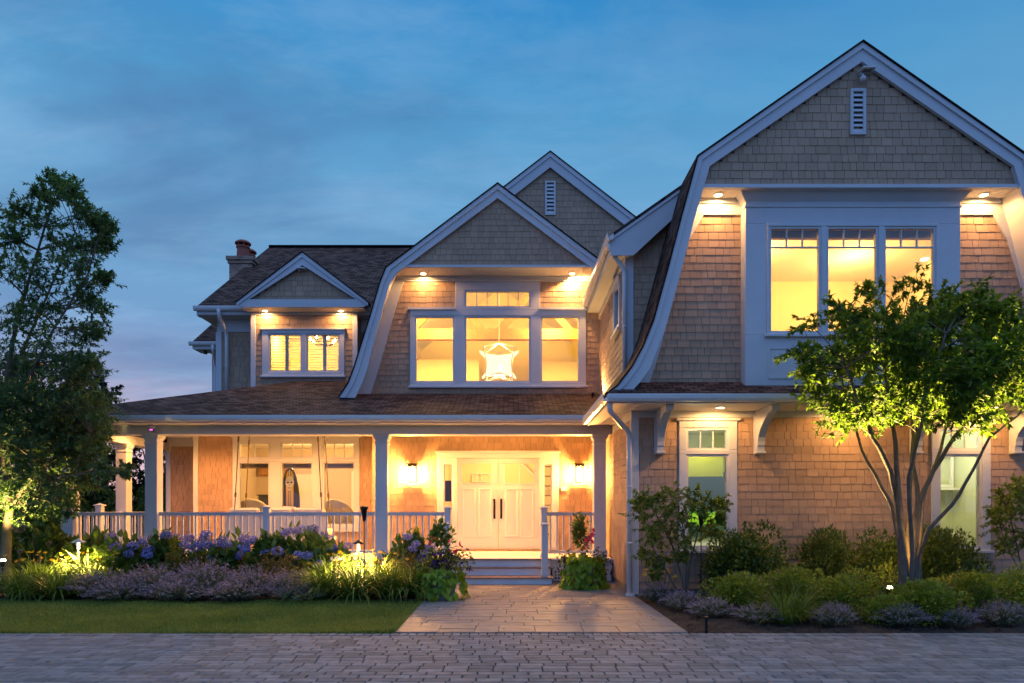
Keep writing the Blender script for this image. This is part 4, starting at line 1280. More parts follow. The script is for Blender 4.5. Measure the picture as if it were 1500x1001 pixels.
# door set
fd_ = front(YD)
dl = [(X(669.5, YD), X(729.6, YD)), (X(730.4, YD), X(790, YD))]
dzt = Z(671, YD); dz0 = FL + .05
sl = [(X(650, YD), X(663.5, YD)), (X(796, YD), X(808.5, YD))]
slz = (Z(745, YD), Z(680, YD))
DF = part(slab(MB(), [(DX0, FL), (DX1, FL), (DX1, DZ1), (DX0, DZ1)], [(dl[0][0], dl[1][1], FL - 1, dzt)] + [(a, b, FL + .22, slz[1]) for a, b in sl], fd_, -.12, .05), 'door_frame', 'trim', bevel=.006)
part(MB().prism([(DX0 - .04, DZ1), (DX1 + .04, DZ1), (DX1 + .05, DZ1 + .05), (DX0 - .05, DZ1 + .05)], fd_, .001, .09), 'head_cap', 'trim', DF)
part(MB().box(DX0 + .02, DX1 - .02, YD - .12, YD + .1, FL, FL + .035), 'threshold', 'tread_wood', DF)
for a, b in sl:
    z0, z1 = FL + .22, slz[1]
    o = part(slab(MB(), [(a, z0), (b, z0), (b, z1), (a, z1)], [(a + .03, b - .03, z0 + .03, z1 - .03)], fd_, -.06, .02), 'sidelight', 'trim', DF)
    part(MB().prism([(a + .03, z0 + .03), (b - .03, z0 + .03), (b - .03, z1 - .03), (a + .03, z1 - .03)], fd_, -.025, -.02), 'sidelight_pane', 'glass', DF)
for k, (a, b) in enumerate(dl):
    gx0, gx1 = (X(677, YD), X(720, YD)) if k == 0 else (X(739.5, YD), X(782, YD))
    gz0, gz1 = Z(708.5, YD), Z(679, YD)
    D_ = part(slab(MB(), [(a, dz0), (b, dz0), (b, dzt), (a, dzt)], [(gx0, gx1, gz0, gz1)], fd_, -.06, -.012), 'door', 'door_paint', bevel=.004)
    part(MB().prism([(gx0, gz0), (gx1, gz0), (gx1, gz1), (gx0, gz1)], fd_, -.04, -.034), 'pane', 'glass', D_)
    xm = (gx0 + gx1) / 2
    mb = MB().prism([(xm - .012, gz0), (xm + .012, gz0), (xm + .012, gz1), (xm - .012, gz1)], fd_, -.055, -.012)
    slab(mb, [(gx0 - .02, gz0 - .02), (gx1 + .02, gz0 - .02), (gx1 + .02, gz1 + .02), (gx0 - .02, gz1 + .02)], [(gx0, gx1, gz0, gz1)], fd_, -.0115, .002)
    part(mb, 'muntin', 'door_paint', D_)
    mb = MB()
    zp0, zp1 = Z(787, YD), Z(716, YD)
    for p, q_ in ((gx0, xm - .035), (xm + .035, gx1)):
        slab(mb, [(p, zp0), (q_, zp0), (q_, zp1), (p, zp1)], [(p + .028, q_ - .028, zp0 + .028, zp1 - .028)], fd_, -.0115, .004)
    part(mb, 'panel_moulding', 'door_paint', D_, bevel=.004)
    hx = X(724.2, YD) if k == 0 else X(734.2, YD)
    hz0, hz1 = Z(760, YD), Z(731, YD)
    mb = MB().prism([(hx - .026, hz0), (hx + .026, hz0), (hx + .026, hz1), (hx - .026, hz1)], fd_, -.0115, .004)
    mb.tube([(hx, YD + .0, hz1 - .13), (hx, YD - .06, hz1 - .14), (hx, YD - .065, hz0 + .14), (hx, YD + .0, hz0 + .13)], .012, 8)
    mb.lathe([(.02, -.01), (.03, 0), (.02, .012)], (hx, YD - .02, hz1 - .07), 12)
    part(mb, 'handle', 'bronze', D_)
# entrance hall seen through the glass
r_ = room(X(640, YD), X(825, YD), YD + .13, 20.5, FL, 3.3, 'room_wall')
lamp('room_light', 'POINT', (-.3, 18.9, 2.9), 60, (1, .55, .15), r_, .15)
mb = slab(MB(), [(-1.1, 2.35), (-.55, 2.35), (-.55, 2.62), (-1.1, 2.62)], [(-1.07, -.84, 2.38, 2.59), (-.81, -.58, 2.38, 2.59)], front(20.45), 0, .04)
part(mb, 'picture_frame', 'porch_paint', r_)
part(MB().tube([(1.15, 20.4, 2.1), (.1, 20.4, 3.25)], .05, 6), 'stair_rail', 'plaster_white', r_)
for i in range(9): part(MB().box(.93, 1.28, 18.2 + i * .02, 18.5, .6 + i * .26, .63 + i * .26), 'shelf', 'timber', r_)
part(MB().box(-1.72, -1.5, 17.9, 17.95, 1.75, 2.3), 'wall_picture', 'bronze', r_)
# wall lanterns
for px_ in (605.5, 848):
    x, y = X(px_, YD), YD - .15
    z0, z1 = Z(706, y), Z(683, y)
    L_ = part(MB().box(x - .07, x + .07, YD - .05, YD - .018, z0 + .02, z1 + .03).box(x - .02, x + .02, y - .0, YD - .05, z1 - .0, z1 + .025), 'wall_lantern', 'bronze')
    mb = MB()
    mb.box(x - .145, x + .145, y - .105, y + .1, z1 + .045, z1 + .06).box(x - .11, x + .11, y - .085, y + .085, z1 - .01, z1 + .045)
    mb.box(x - .11, x + .11, y - .085, y + .085, z0 - .02, z0)
    for sx in (-1, 1):
        for sy in (-1, 1): mb.box(x + sx * .1 - .008, x + sx * .1 + .008, y + sy * .077 - .008, y + sy * .077 + .008, z0, z1 - .01)
    part(mb, 'lantern_frame', 'bronze', L_)
    part(MB().lathe([(.03, z0 + .02 - z0), (.045, .08), (.045, z1 - z0 - .1), (.02, z1 - z0 - .03)], (x, y, z0), 12), 'bulb', 'lamp_sconce', L_, smooth=True)
part(MB().box(X(822, YD), X(830.5, YD), YD - .05, YD - .02, Z(719, YD), Z(713, YD)), 'doorbell', 'trim')
# porch ceiling lights
for x, y, e in ((-7.2, 16.2, 30), (-5.2, 16.2, 34), (-3.3, 16.2, 30), (-8.9, 16.6, 20), (-.3, 15.8, 26)):
    o = part(MB().lathe([(.072, -.012), (.085, -.010), (.085, 0), (.055, 0)], (x, y, CEIL), 20), 'recessed_light', 'trim')
    part(MB().lathe([(.066, -.014), (.0661, -.006)], (x, y, CEIL), 20), 'bulb_lens', 'lamp_warm', o)
    lamp('porch_light', 'SPOT', (x, y, CEIL - .03), e * .92, (1, .40, .10), parent=o, size=.05, spot=160, blend=.7)
# left window bank
wz = lambda p: Z(p, YL)
wx = lambda p: X(p, YL)
lt = []
for a, b in ((351, 394), (413, 457), (475, 518.5)):
    lt.append((wx(a) - .03, wx(b) + .03, wz(670.5) - .03, wz(650) + .03, 3 if a > 360 else 2, 1))
    lt.append((wx(a) - .03, wx(b) + .03, wz(768) - .03, wz(678.5) + .03, 1, 1))
window(front(YL), LO, lt, head=True)
# sitting room behind
r_ = room(LX0 + .12, X(545, YD), YL + .13, 21.6, FL, 3.45, 'grey_wall')
lamp('room_light', 'POINT', (-6.0, 19.3, 3.0), 62, (1, .55, .17), r_, .15)
lamp('room_light', 'POINT', (-4.3, 19.4, 3.0), 56, (1, .55, .17), r_, .15)
mb = MB()
for a, b in ((351, 394), (413, 457), (475, 518.5)):
    mb.box(wx(a) - .01, wx(b) + .01, YL + .14, YL + .16, wz(686), wz(677))
part(mb, 'roman_shade', 'shade_cloth', r_)
mb = slab(MB(), [(-4.95, FL), (-3.75, FL), (-3.75, 2.75), (-4.95, 2.75)], [(-4.86, -4.4, FL + .3, 2.62), (-4.3, -3.84, FL + .3, 2.62)], front(21.55), 0, .06)
part(mb, 'french_door', 'plaster_white', r_)
part(MB().box(-4.9, -3.8, 21.56, 21.57, FL + .3, 2.65), 'door_glass', 'porch_paint', r_)
part(MB().box(-7.9, -6.9, 21.5, 21.55, 2.6, 3.0), 'wall_picture', 'timber', r_)
part(MB().box(-6.7, -6.1, 21.5, 21.56, FL, 2.65), 'inner_door', 'plaster_white', r_)
part(MB().box(-7.4, -6.75, 20.2, 20.5, 1.2, 1.95).box(-7.45, -6.7, 20.18, 20.52, 1.95, 1.98), 'cabinet', 'dark_cloth', r_)
def thing(mb, name, material, loc, label, cat, group=None, **k):
    o = mb.build(name, material, **k)
    o.location = loc
    return tag(o, label, cat, group)
# surfboard leaning inside the middle window
SB = empty('surfboard', (X(425, 18.4), 18.4, FL), 'dark surfboard with yellow stripes and a pale skull, upright inside the porch window', 'surfboard')
def board_outline(hw, h, n=24, base=0):
    pts = []
    for i in range(n + 1):
        t = i / n
        pts.append((hw * (math.sin(math.pi * min(1, t * .5 / .42 if t < .42 else .5 + (t - .42) / 1.16)) ** .55) if 0 < t < 1 else .02, base + h * t))
    return pts
ol = [(hw_, z) for hw_, z in [( .09, 0), (.17, .15), (.235, .5), (.262, .9), (.258, 1.3), (.225, 1.65), (.165, 1.93), (.09, 2.1), (.02, 2.17)]]
poly = [(x, z) for x, z in ol] + [(-x, z) for x, z in ol[::-1]]
fl = lambda u, z, n: (u, -n, z)
o = MB().prism(poly, fl, -.03, .03).build('deck', 'board_dark', bevel=.01); o.parent = SB
o = MB().prism([(-.10, .05), (-.03, .05), (-.03, 2.08), (-.07, 2.05), (-.10, 1.95)], fl, .0305, .034).prism([(.03, .05), (.10, .05), (.10, 1.95), (.07, 2.05), (.03, 2.08)], fl, .0305, .034).build('stripe', 'board_yellow'); o.parent = SB
o = MB().prism([(-.012, .05), (.012, .05), (.012, 2.1), (-.012, 2.1)], fl, .0305, .034).build('centre_line', 'board_white'); o.parent = SB
# skull: cranium, cheek, jaw; eyes and nose dark, teeth lines
sk = [(-.05, 1.17), (.05, 1.17), (.085, 1.22), (.105, 1.34), (.15, 1.40), (.165, 1.52), (.14, 1.66), (.075, 1.74), (0, 1.76), (-.075, 1.74), (-.14, 1.66), (-.165, 1.52), (-.15, 1.40), (-.105, 1.34), (-.085, 1.22)]
K = lambda pts: [(x * .70, 1.74 + (z - 1.47) * .66) for x, z in pts]
o = MB().prism(K(sk), fl, .035, .040).build('skull_emblem', 'board_white'); o.parent = SB
mb = MB()
for sx in (-1, 1):
    mb.prism(K([(sx * .065 + .042 * math.cos(a * math.pi / 5), 1.50 + .038 * math.sin(a * math.pi / 5)) for a in range(10)]), fl, .0405, .043)
mb.prism(K([(-.022, 1.38), (.022, 1.38), (0, 1.44)]), fl, .0405, .043)
mb.prism(K([(-.075, 1.315), (-.06, 1.28), (.06, 1.28), (.075, 1.315), (.05, 1.295), (-.05, 1.295)]), fl, .0405, .043)
for i in range(5): mb.box(-.042 + i * .02, -.038 + i * .02, -.043, -.0405, 1.74 - .15, 1.74 - .115)
o = mb.build('skull_features', 'board_dark'); o.parent = SB
# armchairs inside: rounded barrel backs
def armchair(x, y, label, rz):
    A = empty('armchair', (x, y, FL), label, 'armchair', rz=rz); A.scale = (1, 1, 1.38)
    mb = MB()
    n = 16
    ring = []
    for i in range(n + 1):
        a = math.pi * (i / n)
        t = math.sin(a)
        ring.append((.42 * math.cos(a), -.38 * t, .62 + .34 * t ** .7))
    vs = []
    for x_, y_, z_ in ring:
        l = math.hypot(x_, y_) or 1
        ux, uy = x_ / l, y_ / l
        vs += [(x_ + ux * .05, y_ + uy * .05, .12), (x_ + ux * .07, y_ + uy * .07, z_ - .05), (x_, y_, z_), (x_ - ux * .07, y_ - uy * .07, z_ - .05), (x_ - ux * .06, y_ - uy * .06, .12)]
    fs = []
    for i in range(n):
        for j in range(5):
            fs.append((i * 5 + j, i * 5 + (j + 1) % 5, (i + 1) * 5 + (j + 1) % 5, (i + 1) * 5 + j))
    fs += [(0, 1, 2, 3, 4), tuple(n * 5 + j for j in range(5))]
    mb.add(vs, fs)
    o = mb.build('backrest', 'armchair', smooth=True); o.parent = A
    o = MB().box(-.36, .36, -.30, .42, .20, .46).build('seat', 'armchair', bevel=.04); o.parent = A
    for sx in (-.3, .3):
        for sy in (-.25, .34):
            o = MB().tube([(sx, sy, .0), (sx, sy, .2)], .022, 8).build('leg', 'timber'); o.parent = A
armchair(X(372, 18.5), 18.5, 'cream barrel armchair inside the left pane of the porch window', .15)
armchair(X(497, 18.6), 18.6, 'cream barrel armchair inside the right pane of the porch window', -.2)
# hanging porch swing on four ropes
SWX0, SWX1, SWY = X(341, 16.1), X(486, 16.1), 16.1
SW = empty('porch_swing', ((SWX0 + SWX1) / 2, SWY, FL), 'cream cushioned porch swing bed hanging on four dark ropes by the left window', 'porch swing')
hw_ = (SWX1 - SWX0) / 2
zs = 1.0 - FL
o = MB().box(-hw_, hw_, -.45, .45, zs - .2, zs - .1).box(-hw_, hw_, -.47, -.43, zs - .1, zs + .42).build('frame', 'trim', bevel=.01); o.parent = SW
for i in range(2):
    x0 = -hw_ + .04 + i * (hw_ - .03)
    o = MB().box(x0, x0 + hw_ - .06, -.36, .43, zs - .1, zs + .08).build('seat_cushion', 'cushion', bevel=.05); o.parent = SW
for i in range(3):
    x0 = -hw_ + .04 + i * (2 * hw_ - .06) / 3
    zt = Z(744, 15.75) - FL
    k = (2 * hw_ - .06) / 3 - .02
    mb = MB().hexa([(x0, -.43, zs + .05), (x0 + k, -.43, zs + .05), (x0 + k, -.22, zs + .05), (x0, -.22, zs + .05), (x0 + .02, -.43, zt), (x0 + k - .02, -.43, zt), (x0 + k - .02, -.30, zt), (x0 + .02, -.30, zt)])
    o = mb.build('back_cushion', 'cushion', bevel=.05); o.parent = SW
o = MB().hexa([(.05, -.22, zs + .1), (.42, -.22, zs + .1), (.45, -.12, zs + .1), (.05, -.12, zs + .1), (.08, -.36, zs + .62), (.44, -.36, zs + .60), (.44, -.26, zs + .6), (.08, -.26, zs + .62)]).build('throw_pillow', 'cushion', bevel=.04); o.parent = SW
ctr = (SWX0 + SWX1) / 2
for (bx_, tx, yy) in ((341.5, 349.5, -.42), (357.5, 367, .42), (473.5, 464, -.42), (484.5, 476, .42)):
    d = SWY + yy
    p0 = Vector((X(bx_, d) - ctr, yy, zs - .12)); p1 = Vector((X(tx, d) - ctr, yy * .9, CEIL - FL))
    pts = [p0.lerp(p1, i / 12) for i in range(13)]
    mb = MB().tube(pts, .013, 8)
    kz = p0.lerp(p1, .36)
    mb.tube([kz, kz.lerp(p1, .06)], .026, 8)
    kz = p0.lerp(p1, .84)
    mb.tube([kz, kz.lerp(p1, .3)], .022, 8)
    o = mb.build('rope', 'rope'); o.parent = SW
# small fittings on the house
SC = empty('security_camera', (X(222, 14.6), 14.6, Z(626, 14.6)), 'white dome security camera with a magenta infrared glow under the left porch beam', 'security camera')
o = MB().lathe([(.065, .05), (.065, .0), (.05, -.03)], (0, .02, 0), 14).build('housing', 'trim'); o.parent = SC
o = MB().lathe([(.048, -.03), (.046, -.06), (.03, -.085), (.0, -.095)], (0, .02, 0), 14).build('lens_dome', 'dark_cloth', smooth=True); o.parent = SC
o = MB().lathe([(.03, -.08), (.034, -.06), (.036, -.06), (.032, -.085)], (0, -.015, 0.012), 14).build('infrared_ring', 'infrared'); o.parent = SC
def motion_light(px, py, d, label, ball=True):
    F = empty('floodlight', P(px, py, d), label, 'floodlight'); F.scale = (.78, .78, .78)
    o = MB().box(-.16, .13, -.20, .03, .02, .055).box(-.13, -.09, -.05, .06, -.03, .05).box(-.12, .0, -.0, .06, .0, .04).build('lamp_head', 'trim', bevel=.006); o.parent = F
    o = MB().box(-.10, .07, -.15, -.05, .012, .0195).build('lamp_lens', 'foundation'); o.parent = F
    if ball:
        o = MB().lathe([(.0, -.20), (.04, -.19), (.065, -.15), (.065, -.11), (.03, -.07), (.02, -.03)], (-.09, -.06, 0), 12).build('sensor', 'trim', smooth=True); o.parent = F
motion_light(1268, 109, YF + .03, 'white motion floodlight with a round sensor under the peak of the right gable')
motion_light(443, 397, YDF + .06, 'small white floodlight under the peak of the little dormer gable', False)
# ================================================================== plants
rng = np.random.default_rng(7)
def mesh_np(name, verts, faces, material):
    """faces: (n,k) int array"""
    me = bpy.data.meshes.new(name)
    n, k = faces.shape
    me.vertices.add(len(verts)); me.vertices.foreach_set('co', verts.astype(np.float32).ravel())
    me.loops.add(n * k); me.loops.foreach_set('vertex_index', faces.astype(np.int32).ravel())
    me.polygons.add(n); me.polygons.foreach_set('loop_start', np.arange(0, n * k, k, dtype=np.int32))
    me.update(calc_edges=True)
    me.materials.append(M(material))
    return me
def child(name, me, parent):
    o = bpy.data.objects.new(name, me)
    C.objects.link(o); o.parent = parent
    return o
def unit(v): return v / np.maximum(np.linalg.norm(v, axis=-1, keepdims=True), 1e-9)
def leaf_arrays(p, a, L, W, fold=.18, droop=.15, roll=None):
    """p base points, a axes; one folded pointed leaf (6 verts, 4 tris) each"""
    n = len(p)
    a = unit(a)
    up = np.tile(np.array([0, 0, 1.0]), (n, 1)) + rng.normal(0, .35, (n, 3))
    s = unit(np.cross(a, up)); nn = np.cross(s, a)
    L = np.broadcast_to(np.asarray(L, float).reshape(-1, 1), (n, 1)); W = np.broadcast_to(np.asarray(W, float).reshape(-1, 1), (n, 1))
    v = np.empty((n, 6, 3))
    v[:, 0] = p
    v[:, 1] = p + a * L * .35 + s * W * .5 + nn * W * fold
    v[:, 2] = p + a * L * .35 - s * W * .5 + nn * W * fold
    v[:, 3] = p + a * L * .45 - nn * L * droop * .2
    v[:, 4] = p + a * L * .72 + s * W * .30 - nn * (L * droop * .5 - W * fold * .5)
    v[:, 5] = p + a * L - nn * L * droop
    v4b = p + a * L * .72 - s * W * .30 - nn * (L * droop * .5 - W * fold * .5)
    v = np.concatenate([v, v4b[:, None]], 1)
    f = np.array([[0, 1, 3], [0, 3, 2], [1, 4, 3], [2, 3, 6], [3, 4, 5], [3, 5, 6]])
    F = (np.arange(n)[:, None, None] * 7 + f[None]).reshape(-1, 3)
    return v.reshape(-1, 3), F
def merge(parts):
    vs, fs, k = [], [], 0
    for v, f in parts:
        vs.append(v); fs.append(f + k); k += len(v)
    return np.concatenate(vs), np.concatenate(fs)
def shell_points(n, rx, ry, rz, lumps=9, inner=.25, flat=True):
    """points through a lumpy crown: many overlapping small masses; returns pts, outward dirs"""
    c = unit(rng.normal(size=(lumps, 3)))
    if flat: c[:, 2] = np.abs(c[:, 2]) * .9 - .15
    c *= rng.uniform(.45, .78, (lumps, 1))
    r = rng.uniform(.28, .52, lumps)
    k = rng.integers(0, lumps, n)
    d = unit(rng.normal(size=(n, 3)))
    rad = np.where(rng.random(n) < inner, rng.random(n) ** .5, rng.uniform(.86, 1.06, n))
    p = c[k] + d * (r[k] * rad)[:, None]
    p[:, 2] = np.maximum(p[:, 2], -.42 + rng.uniform(0, .1, n))
    out = unit(d + .6 * unit(p) + np.array([0, 0, .25]))
    return p * np.array([rx, ry, rz]), out
def bush_mesh(name, n, rx, ry, rz, L, W, material, lumps=10, inner=.25, up=.3, jit=.6):
    p, o = shell_points(n, rx, ry, rz, lumps, inner)
    p[:, 2] += rz * .42
    a = o + rng.normal(0, jit, p.shape) + np.array([0, 0, up])
    parts = [leaf_arrays(p, a, L * rng.uniform(.6, 1.2, n), W * rng.uniform(.7, 1.2, n))]
    # stray shoots standing clear of the mass
    ns = 18
    i = rng.integers(0, n, ns)
    k = 16
    st, d = p[i], unit(o[i] * .5 + np.array([0, 0, .8]) + rng.normal(0, .3, (ns, 3)))
    ln = rz * rng.uniform(.15, .42, ns)
    t = rng.uniform(0, 1, (ns, k, 1))
    q_ = (st[:, None] + d[:, None] * t * ln[:, None, None]).reshape(-1, 3)
    ax = (np.repeat(d, k, 0) * .5 + rng.normal(0, .6, (ns * k, 3)))
    parts.append(leaf_arrays(q_, ax, L * rng.uniform(.5, 1.1, ns * k), W * rng.uniform(.7, 1.2, ns * k)))
    v, f = merge(parts)
    return mesh_np(name, v, f, material)
def stems_mesh(n, rx, ry, h, r=.009, material='stem'):
    mb = MB()
    for i in range(n):
        a = random.uniform(0, 6.28); k = random.uniform(.2, .8)
        e = (rx * k * math.cos(a), ry * k * math.sin(a), h * random.uniform(.6, 1))
        mb.tube([(e[0] * .1, e[1] * .1, -.02), (e[0] * .45, e[1] * .45, e[2] * .5), e], [r, r * .8, r * .4], 5)
    me = bpy.data.meshes.new('stems'); me.from_pydata(mb.v, [], mb.f); me.materials.append(M(material))
    return me
def blob_mesh(name, n, r, L, W, material, squash=.85):
    """flower head: petals over a ball"""
    d = unit(rng.normal(size=(n, 3)))
    p = d * r * np.array([1, 1, squash]) * rng.uniform(.85, 1.05, (n, 1))
    t = unit(np.cross(d, rng.normal(size=(n, 3))))
    v, f = leaf_arrays(p - t * L * .5, t + d * .25, L, W, .05, .1)
    return mesh_np(name, v, f, material)
random.seed(3)
# ---- evergreen mounds under the wing windows
BOX = [bush_mesh('foliage', 7500, .66, .56, .66, .055, .028, 'leaf_box', 16, .3) for _ in range(2)]
BST = stems_mesh(9, .5, .4, .6)
def shrub(name, loc, sc, rz, meshes, label, cat, group=None):
    e = empty(name, loc, label, cat, group, rz)
    e.scale = sc
    for nm, me in meshes: child(nm, me, e)
    return e
for i, (px, py_top, hw, d, lab) in enumerate((
        (1112, 768, 52, 11.55, 'rounded dark evergreen shrub below the tall lit window, nearest the small airy tree'),
        (1205, 775, 42, 11.6, 'dark evergreen shrub second from the tall window, against bare shingle wall'),
        (1283, 778, 44, 11.5, 'dark evergreen shrub just left of the branching trunk, lit by the garden spotlight'),
        (1391, 772, 56, 11.45, 'wide dark evergreen shrub right of the branching trunk, under the second lit window'))):
    s = hw * d / 1000 / .56
    h = Z(py_top, d)
    shrub('evergreen_shrub', (X(px, d), d, .0), (s * 1.32, s * 1.05, h / .84), i * 1.3, [('foliage', BOX[i % 2]), ('stem', BST)], lab, 'shrub', 'evergreen shrubs along the wing wall')
# ---- spirea: light green mounds with dusty flower tips
def spirea_set():
    out = []
    for _ in range(3):
        fol = bush_mesh('foliage', 5200, .60, .50, .46, .05, .022, 'leaf_spirea', 15, .3, .4)
        p, o = shell_points(260, .5, .42, .42, 11, 0)
        p = p[p[:, 2] > .02]; p[:, 2] += .42 * .46
        k = 9
        pp = np.repeat(p, k, 0) + rng.normal(0, .014, (len(p) * k, 3)) * np.array([1, 1, .4])
        v, f = leaf_arrays(pp, rng.normal(size=pp.shape) + np.array([0, 0, .4]), .016, .011)
        out.append((fol, mesh_np('flower_tips', v, f, 'petal_dusty')))
    return out
SPI = spirea_set(); SST = stems_mesh(9, .4, .35, .4)
for i, (px, top, hw, d, lab) in enumerate((
        (1085, 832, 44, 10.3, 'bright yellow-green spirea mound behind the arching grass clump'),
        (1165, 828, 46, 10.2, 'yellow-green spirea mound in front of the second evergreen shrub'),
        (1243, 836, 46, 9.9, 'green spirea mound with dusty pink tips, just left of the garden spotlight'),
        (1352, 842, 52, 9.35, 'low spirea mound in front of the branching trunk, right of the spotlight'),
        (1425, 834, 48, 9.8, 'spirea mound with pink tips under the right end of the second window'),
        (1496, 830, 50, 9.9, 'spirea mound cut by the right edge of the picture'),
        (1298, 866, 36, 9.25, 'low spirea mound directly below the garden spotlight'))):
    s = hw * d / 1000 / .5 * 1.15
    m_ = SPI[i % 3]
    shrub('spirea_shrub', (X(px, d), d, 0), (s, s, Z(top, d) / .62), i * 2.1, [('foliage', m_[0]), ('flower_tips', m_[1]), ('stem', SST)], lab, 'shrub', 'spirea mounds in the right bed')
# ---- rusty mounds in the left bed
RU = bush_mesh('foliage', 2800, .5, .4, .42, .045, .02, 'leaf_rust', 12, .2, .4)
for i, (px, top, hw, d, lab) in enumerate(((285, 796, 44, 12.75, 'rusty green mound in front of the hydrangeas, left one of the two'), (418, 796, 52, 12.7, 'rusty green mound in front of the hydrangeas, nearer the path light'),
                                           (575, 800, 40, 12.9, 'golden green mound below the porch column beside the torch'))):
    s = hw * d / 1000 / .5
    shrub('rusty_shrub', (X(px, d), d, 0), (s, s, Z(top, d) / .62), i * 1.7, [('foliage', RU), ('stem', SST)], lab, 'shrub', 'rusty mounds in the left bed')
# ---- hydrangeas
HL = [bush_mesh('foliage', 620, .55, .45, .52, .15, .095, 'leaf_hydrangea', 9, .25, .3, .5) for _ in range(2)]
HF = [blob_mesh('flower_head', 150, .075, .032, .028, 'petal_blue') for _ in range(3)]
HST = stems_mesh(10, .5, .4, .7)
def hydrangea(px, top, hw, d, nfl, lab, seed):
    r = random.Random(seed)
    s = hw * d / 1000 / .55
    h = Z(top, d)
    e = shrub('hydrangea', (X(px, d), d, 0), (1, 1, 1), 0, [], lab, 'shrub', 'hydrangeas below the porch rail')
    for nm, me in (('foliage', HL[seed % 2]), ('stem', HST)):
        o = child(nm, me, e); o.scale = (s, s, h / .75); o.rotation_euler.z = seed * 1.1
    for i in range(nfl):
        a = r.uniform(-2.7, -.4) if r.random() < .85 else r.uniform(0, 3); k = r.uniform(.35, .98); el = r.uniform(.15, .95)
        o = child('flower_head', HF[r.randrange(3)], e)
        rr = s * .55 * math.sqrt(max(.05, 1 - el * el * .8)) * (.75 + .3 * k)
        o.location = (rr * math.cos(a), rr * math.sin(a) * .85, h * (.42 + .55 * el))
        q_ = r.uniform(.95, 1.4); o.scale = (q_, q_, q_ * r.uniform(.8, 1)); o.rotation_euler = (r.uniform(-.4, .4), r.uniform(-.4, .4), r.uniform(0, 6))
    return e
for i, a in enumerate(((195, 778, 52, 13.3, 8, 'blue hydrangea at the left end of the row, by the corner post'), (258, 776, 46, 13.35, 9, 'blue hydrangea in front of the second porch column'),
                       (325, 774, 46, 13.35, 10, 'blue hydrangea left of the rail post with a tall purple bloom'), (388, 778, 44, 13.3, 8, 'blue hydrangea hiding the foot of the middle rail post'),
                       (450, 766, 50, 13.3, 12, 'tallest blue hydrangea, right of the middle rail post'), (600, 776, 40, 13.4, 6, 'hydrangea between the porch column and the flower pot'),
                       (492, 790, 36, 13.1, 6, 'low mauve hydrangea next to the lit path light'))): hydrangea(*a, seed=i + 1)
for i, (px, top, hw, d, lab) in enumerate(((60, 770, 50, 13.6, 'flowerless big-leaved shrub behind the trunk of the left tree'), (140, 772, 46, 13.8, 'flowerless big-leaved shrub under the corner porch column'), (-10, 760, 50, 13.6, 'big-leaved shrub at the left edge behind the lit trunk'))):
    s = hw * d / 1000 / .55
    shrub('leafy_shrub', (X(px, d), d, 0), (s, s, Z(top, d) / .75), i * 2.0, [('foliage', HL[i % 2]), ('stem', HST)], lab, 'shrub', 'leafy shrubs behind the left tree')
# ---- catmint
def catmint_meshes(n=260, hw=.5, h=.5):
    ang = rng.uniform(0, 2 * np.pi, n); k = rng.uniform(.05, 1, n) ** .6
    base = np.stack([np.cos(ang) * k * hw * .35, np.sin(ang) * k * hw * .35, np.zeros(n)], 1)
    tip = np.stack([np.cos(ang) * k * hw * 1.05, np.sin(ang) * k * hw * 1.05, h * (1.0 - .62 * k ** 2) * rng.uniform(.75, 1.12, n)], 1)
    lv, fl_ = [], []
    # leaves on the lower two thirds, flower whorls on the top
    nl = 15
    t = rng.uniform(.15, .72, (n, nl, 1))
    curve = lambda t: base[:, None] * (1 - t) + tip[:, None] * t + np.array([0, 0, h * .25]) * (t * (1 - t) * 2)
    pl = curve(t).reshape(-1, 3)
    L1 = leaf_arrays(pl, rng.normal(size=pl.shape) * np.array([1, 1, .5]) + np.array([0, 0, .35]), rng.uniform(.02, .036, len(pl)), rng.uniform(.012, .02, len(pl)))
    nf = 11
    t = rng.uniform(.68, 1.0, (n, nf, 1))
    pf = curve(t).reshape(-1, 3) + rng.normal(0, .006, (n * nf, 3))
    F1 = leaf_arrays(pf, rng.normal(size=pf.shape) + np.array([0, 0, .4]), rng.uniform(.012, .02, len(pf)), rng.uniform(.009, .014, len(pf)))
    return mesh_np('foliage', *L1, 'leaf_catmint'), mesh_np('flower_spikes', *F1, 'petal_catmint')
CM = [catmint_meshes() for _ in range(3)]
CAT = [(960, 848, 28, 11.2, 'catmint clump beside the wing corner with the yellow lilies'), (1000, 862, 40, 10.4, 'catmint clump in front of the small airy tree, at the walk edge'), (1040, 872, 44, 9.7, 'large catmint clump left of the short black stake light'),
       (1112, 884, 44, 9.25, 'catmint clump right of the short black stake light'), (1222, 880, 40, 8.95, 'catmint clump in the front row, right of the arching grass'), (1322, 882, 44, 8.95, 'catmint clump in the front row below the spotlight'),
       (1402, 888, 34, 8.9, 'greyer catmint clump in the front row, second from the right edge'), (1470, 878, 48, 9.0, 'tall catmint clump at the right edge of the front row')]
CATL = [(150, 832, 62, 11.75, 'catmint clump left of the row, beside the green daylily fountain'), (225, 822, 60, 11.9, 'catmint clump second in the left row with pale spikes'), (300, 818, 62, 11.9, 'catmint clump in the middle of the left row'),
        (372, 826, 58, 11.85, 'catmint clump third from the daylilies by the torch'), (430, 830, 52, 11.75, 'catmint clump touching the lit daylilies at its right'), (262, 846, 60, 11.45, 'low catmint clump at the lawn edge, left'), (350, 846, 58, 11.45, 'low catmint clump at the lawn edge, middle'), (180, 850, 56, 11.45, 'low catmint clump at the lawn edge beside the left daylilies'), (440, 852, 50, 11.45, 'low catmint clump at the lawn edge, nearest the right daylilies')]
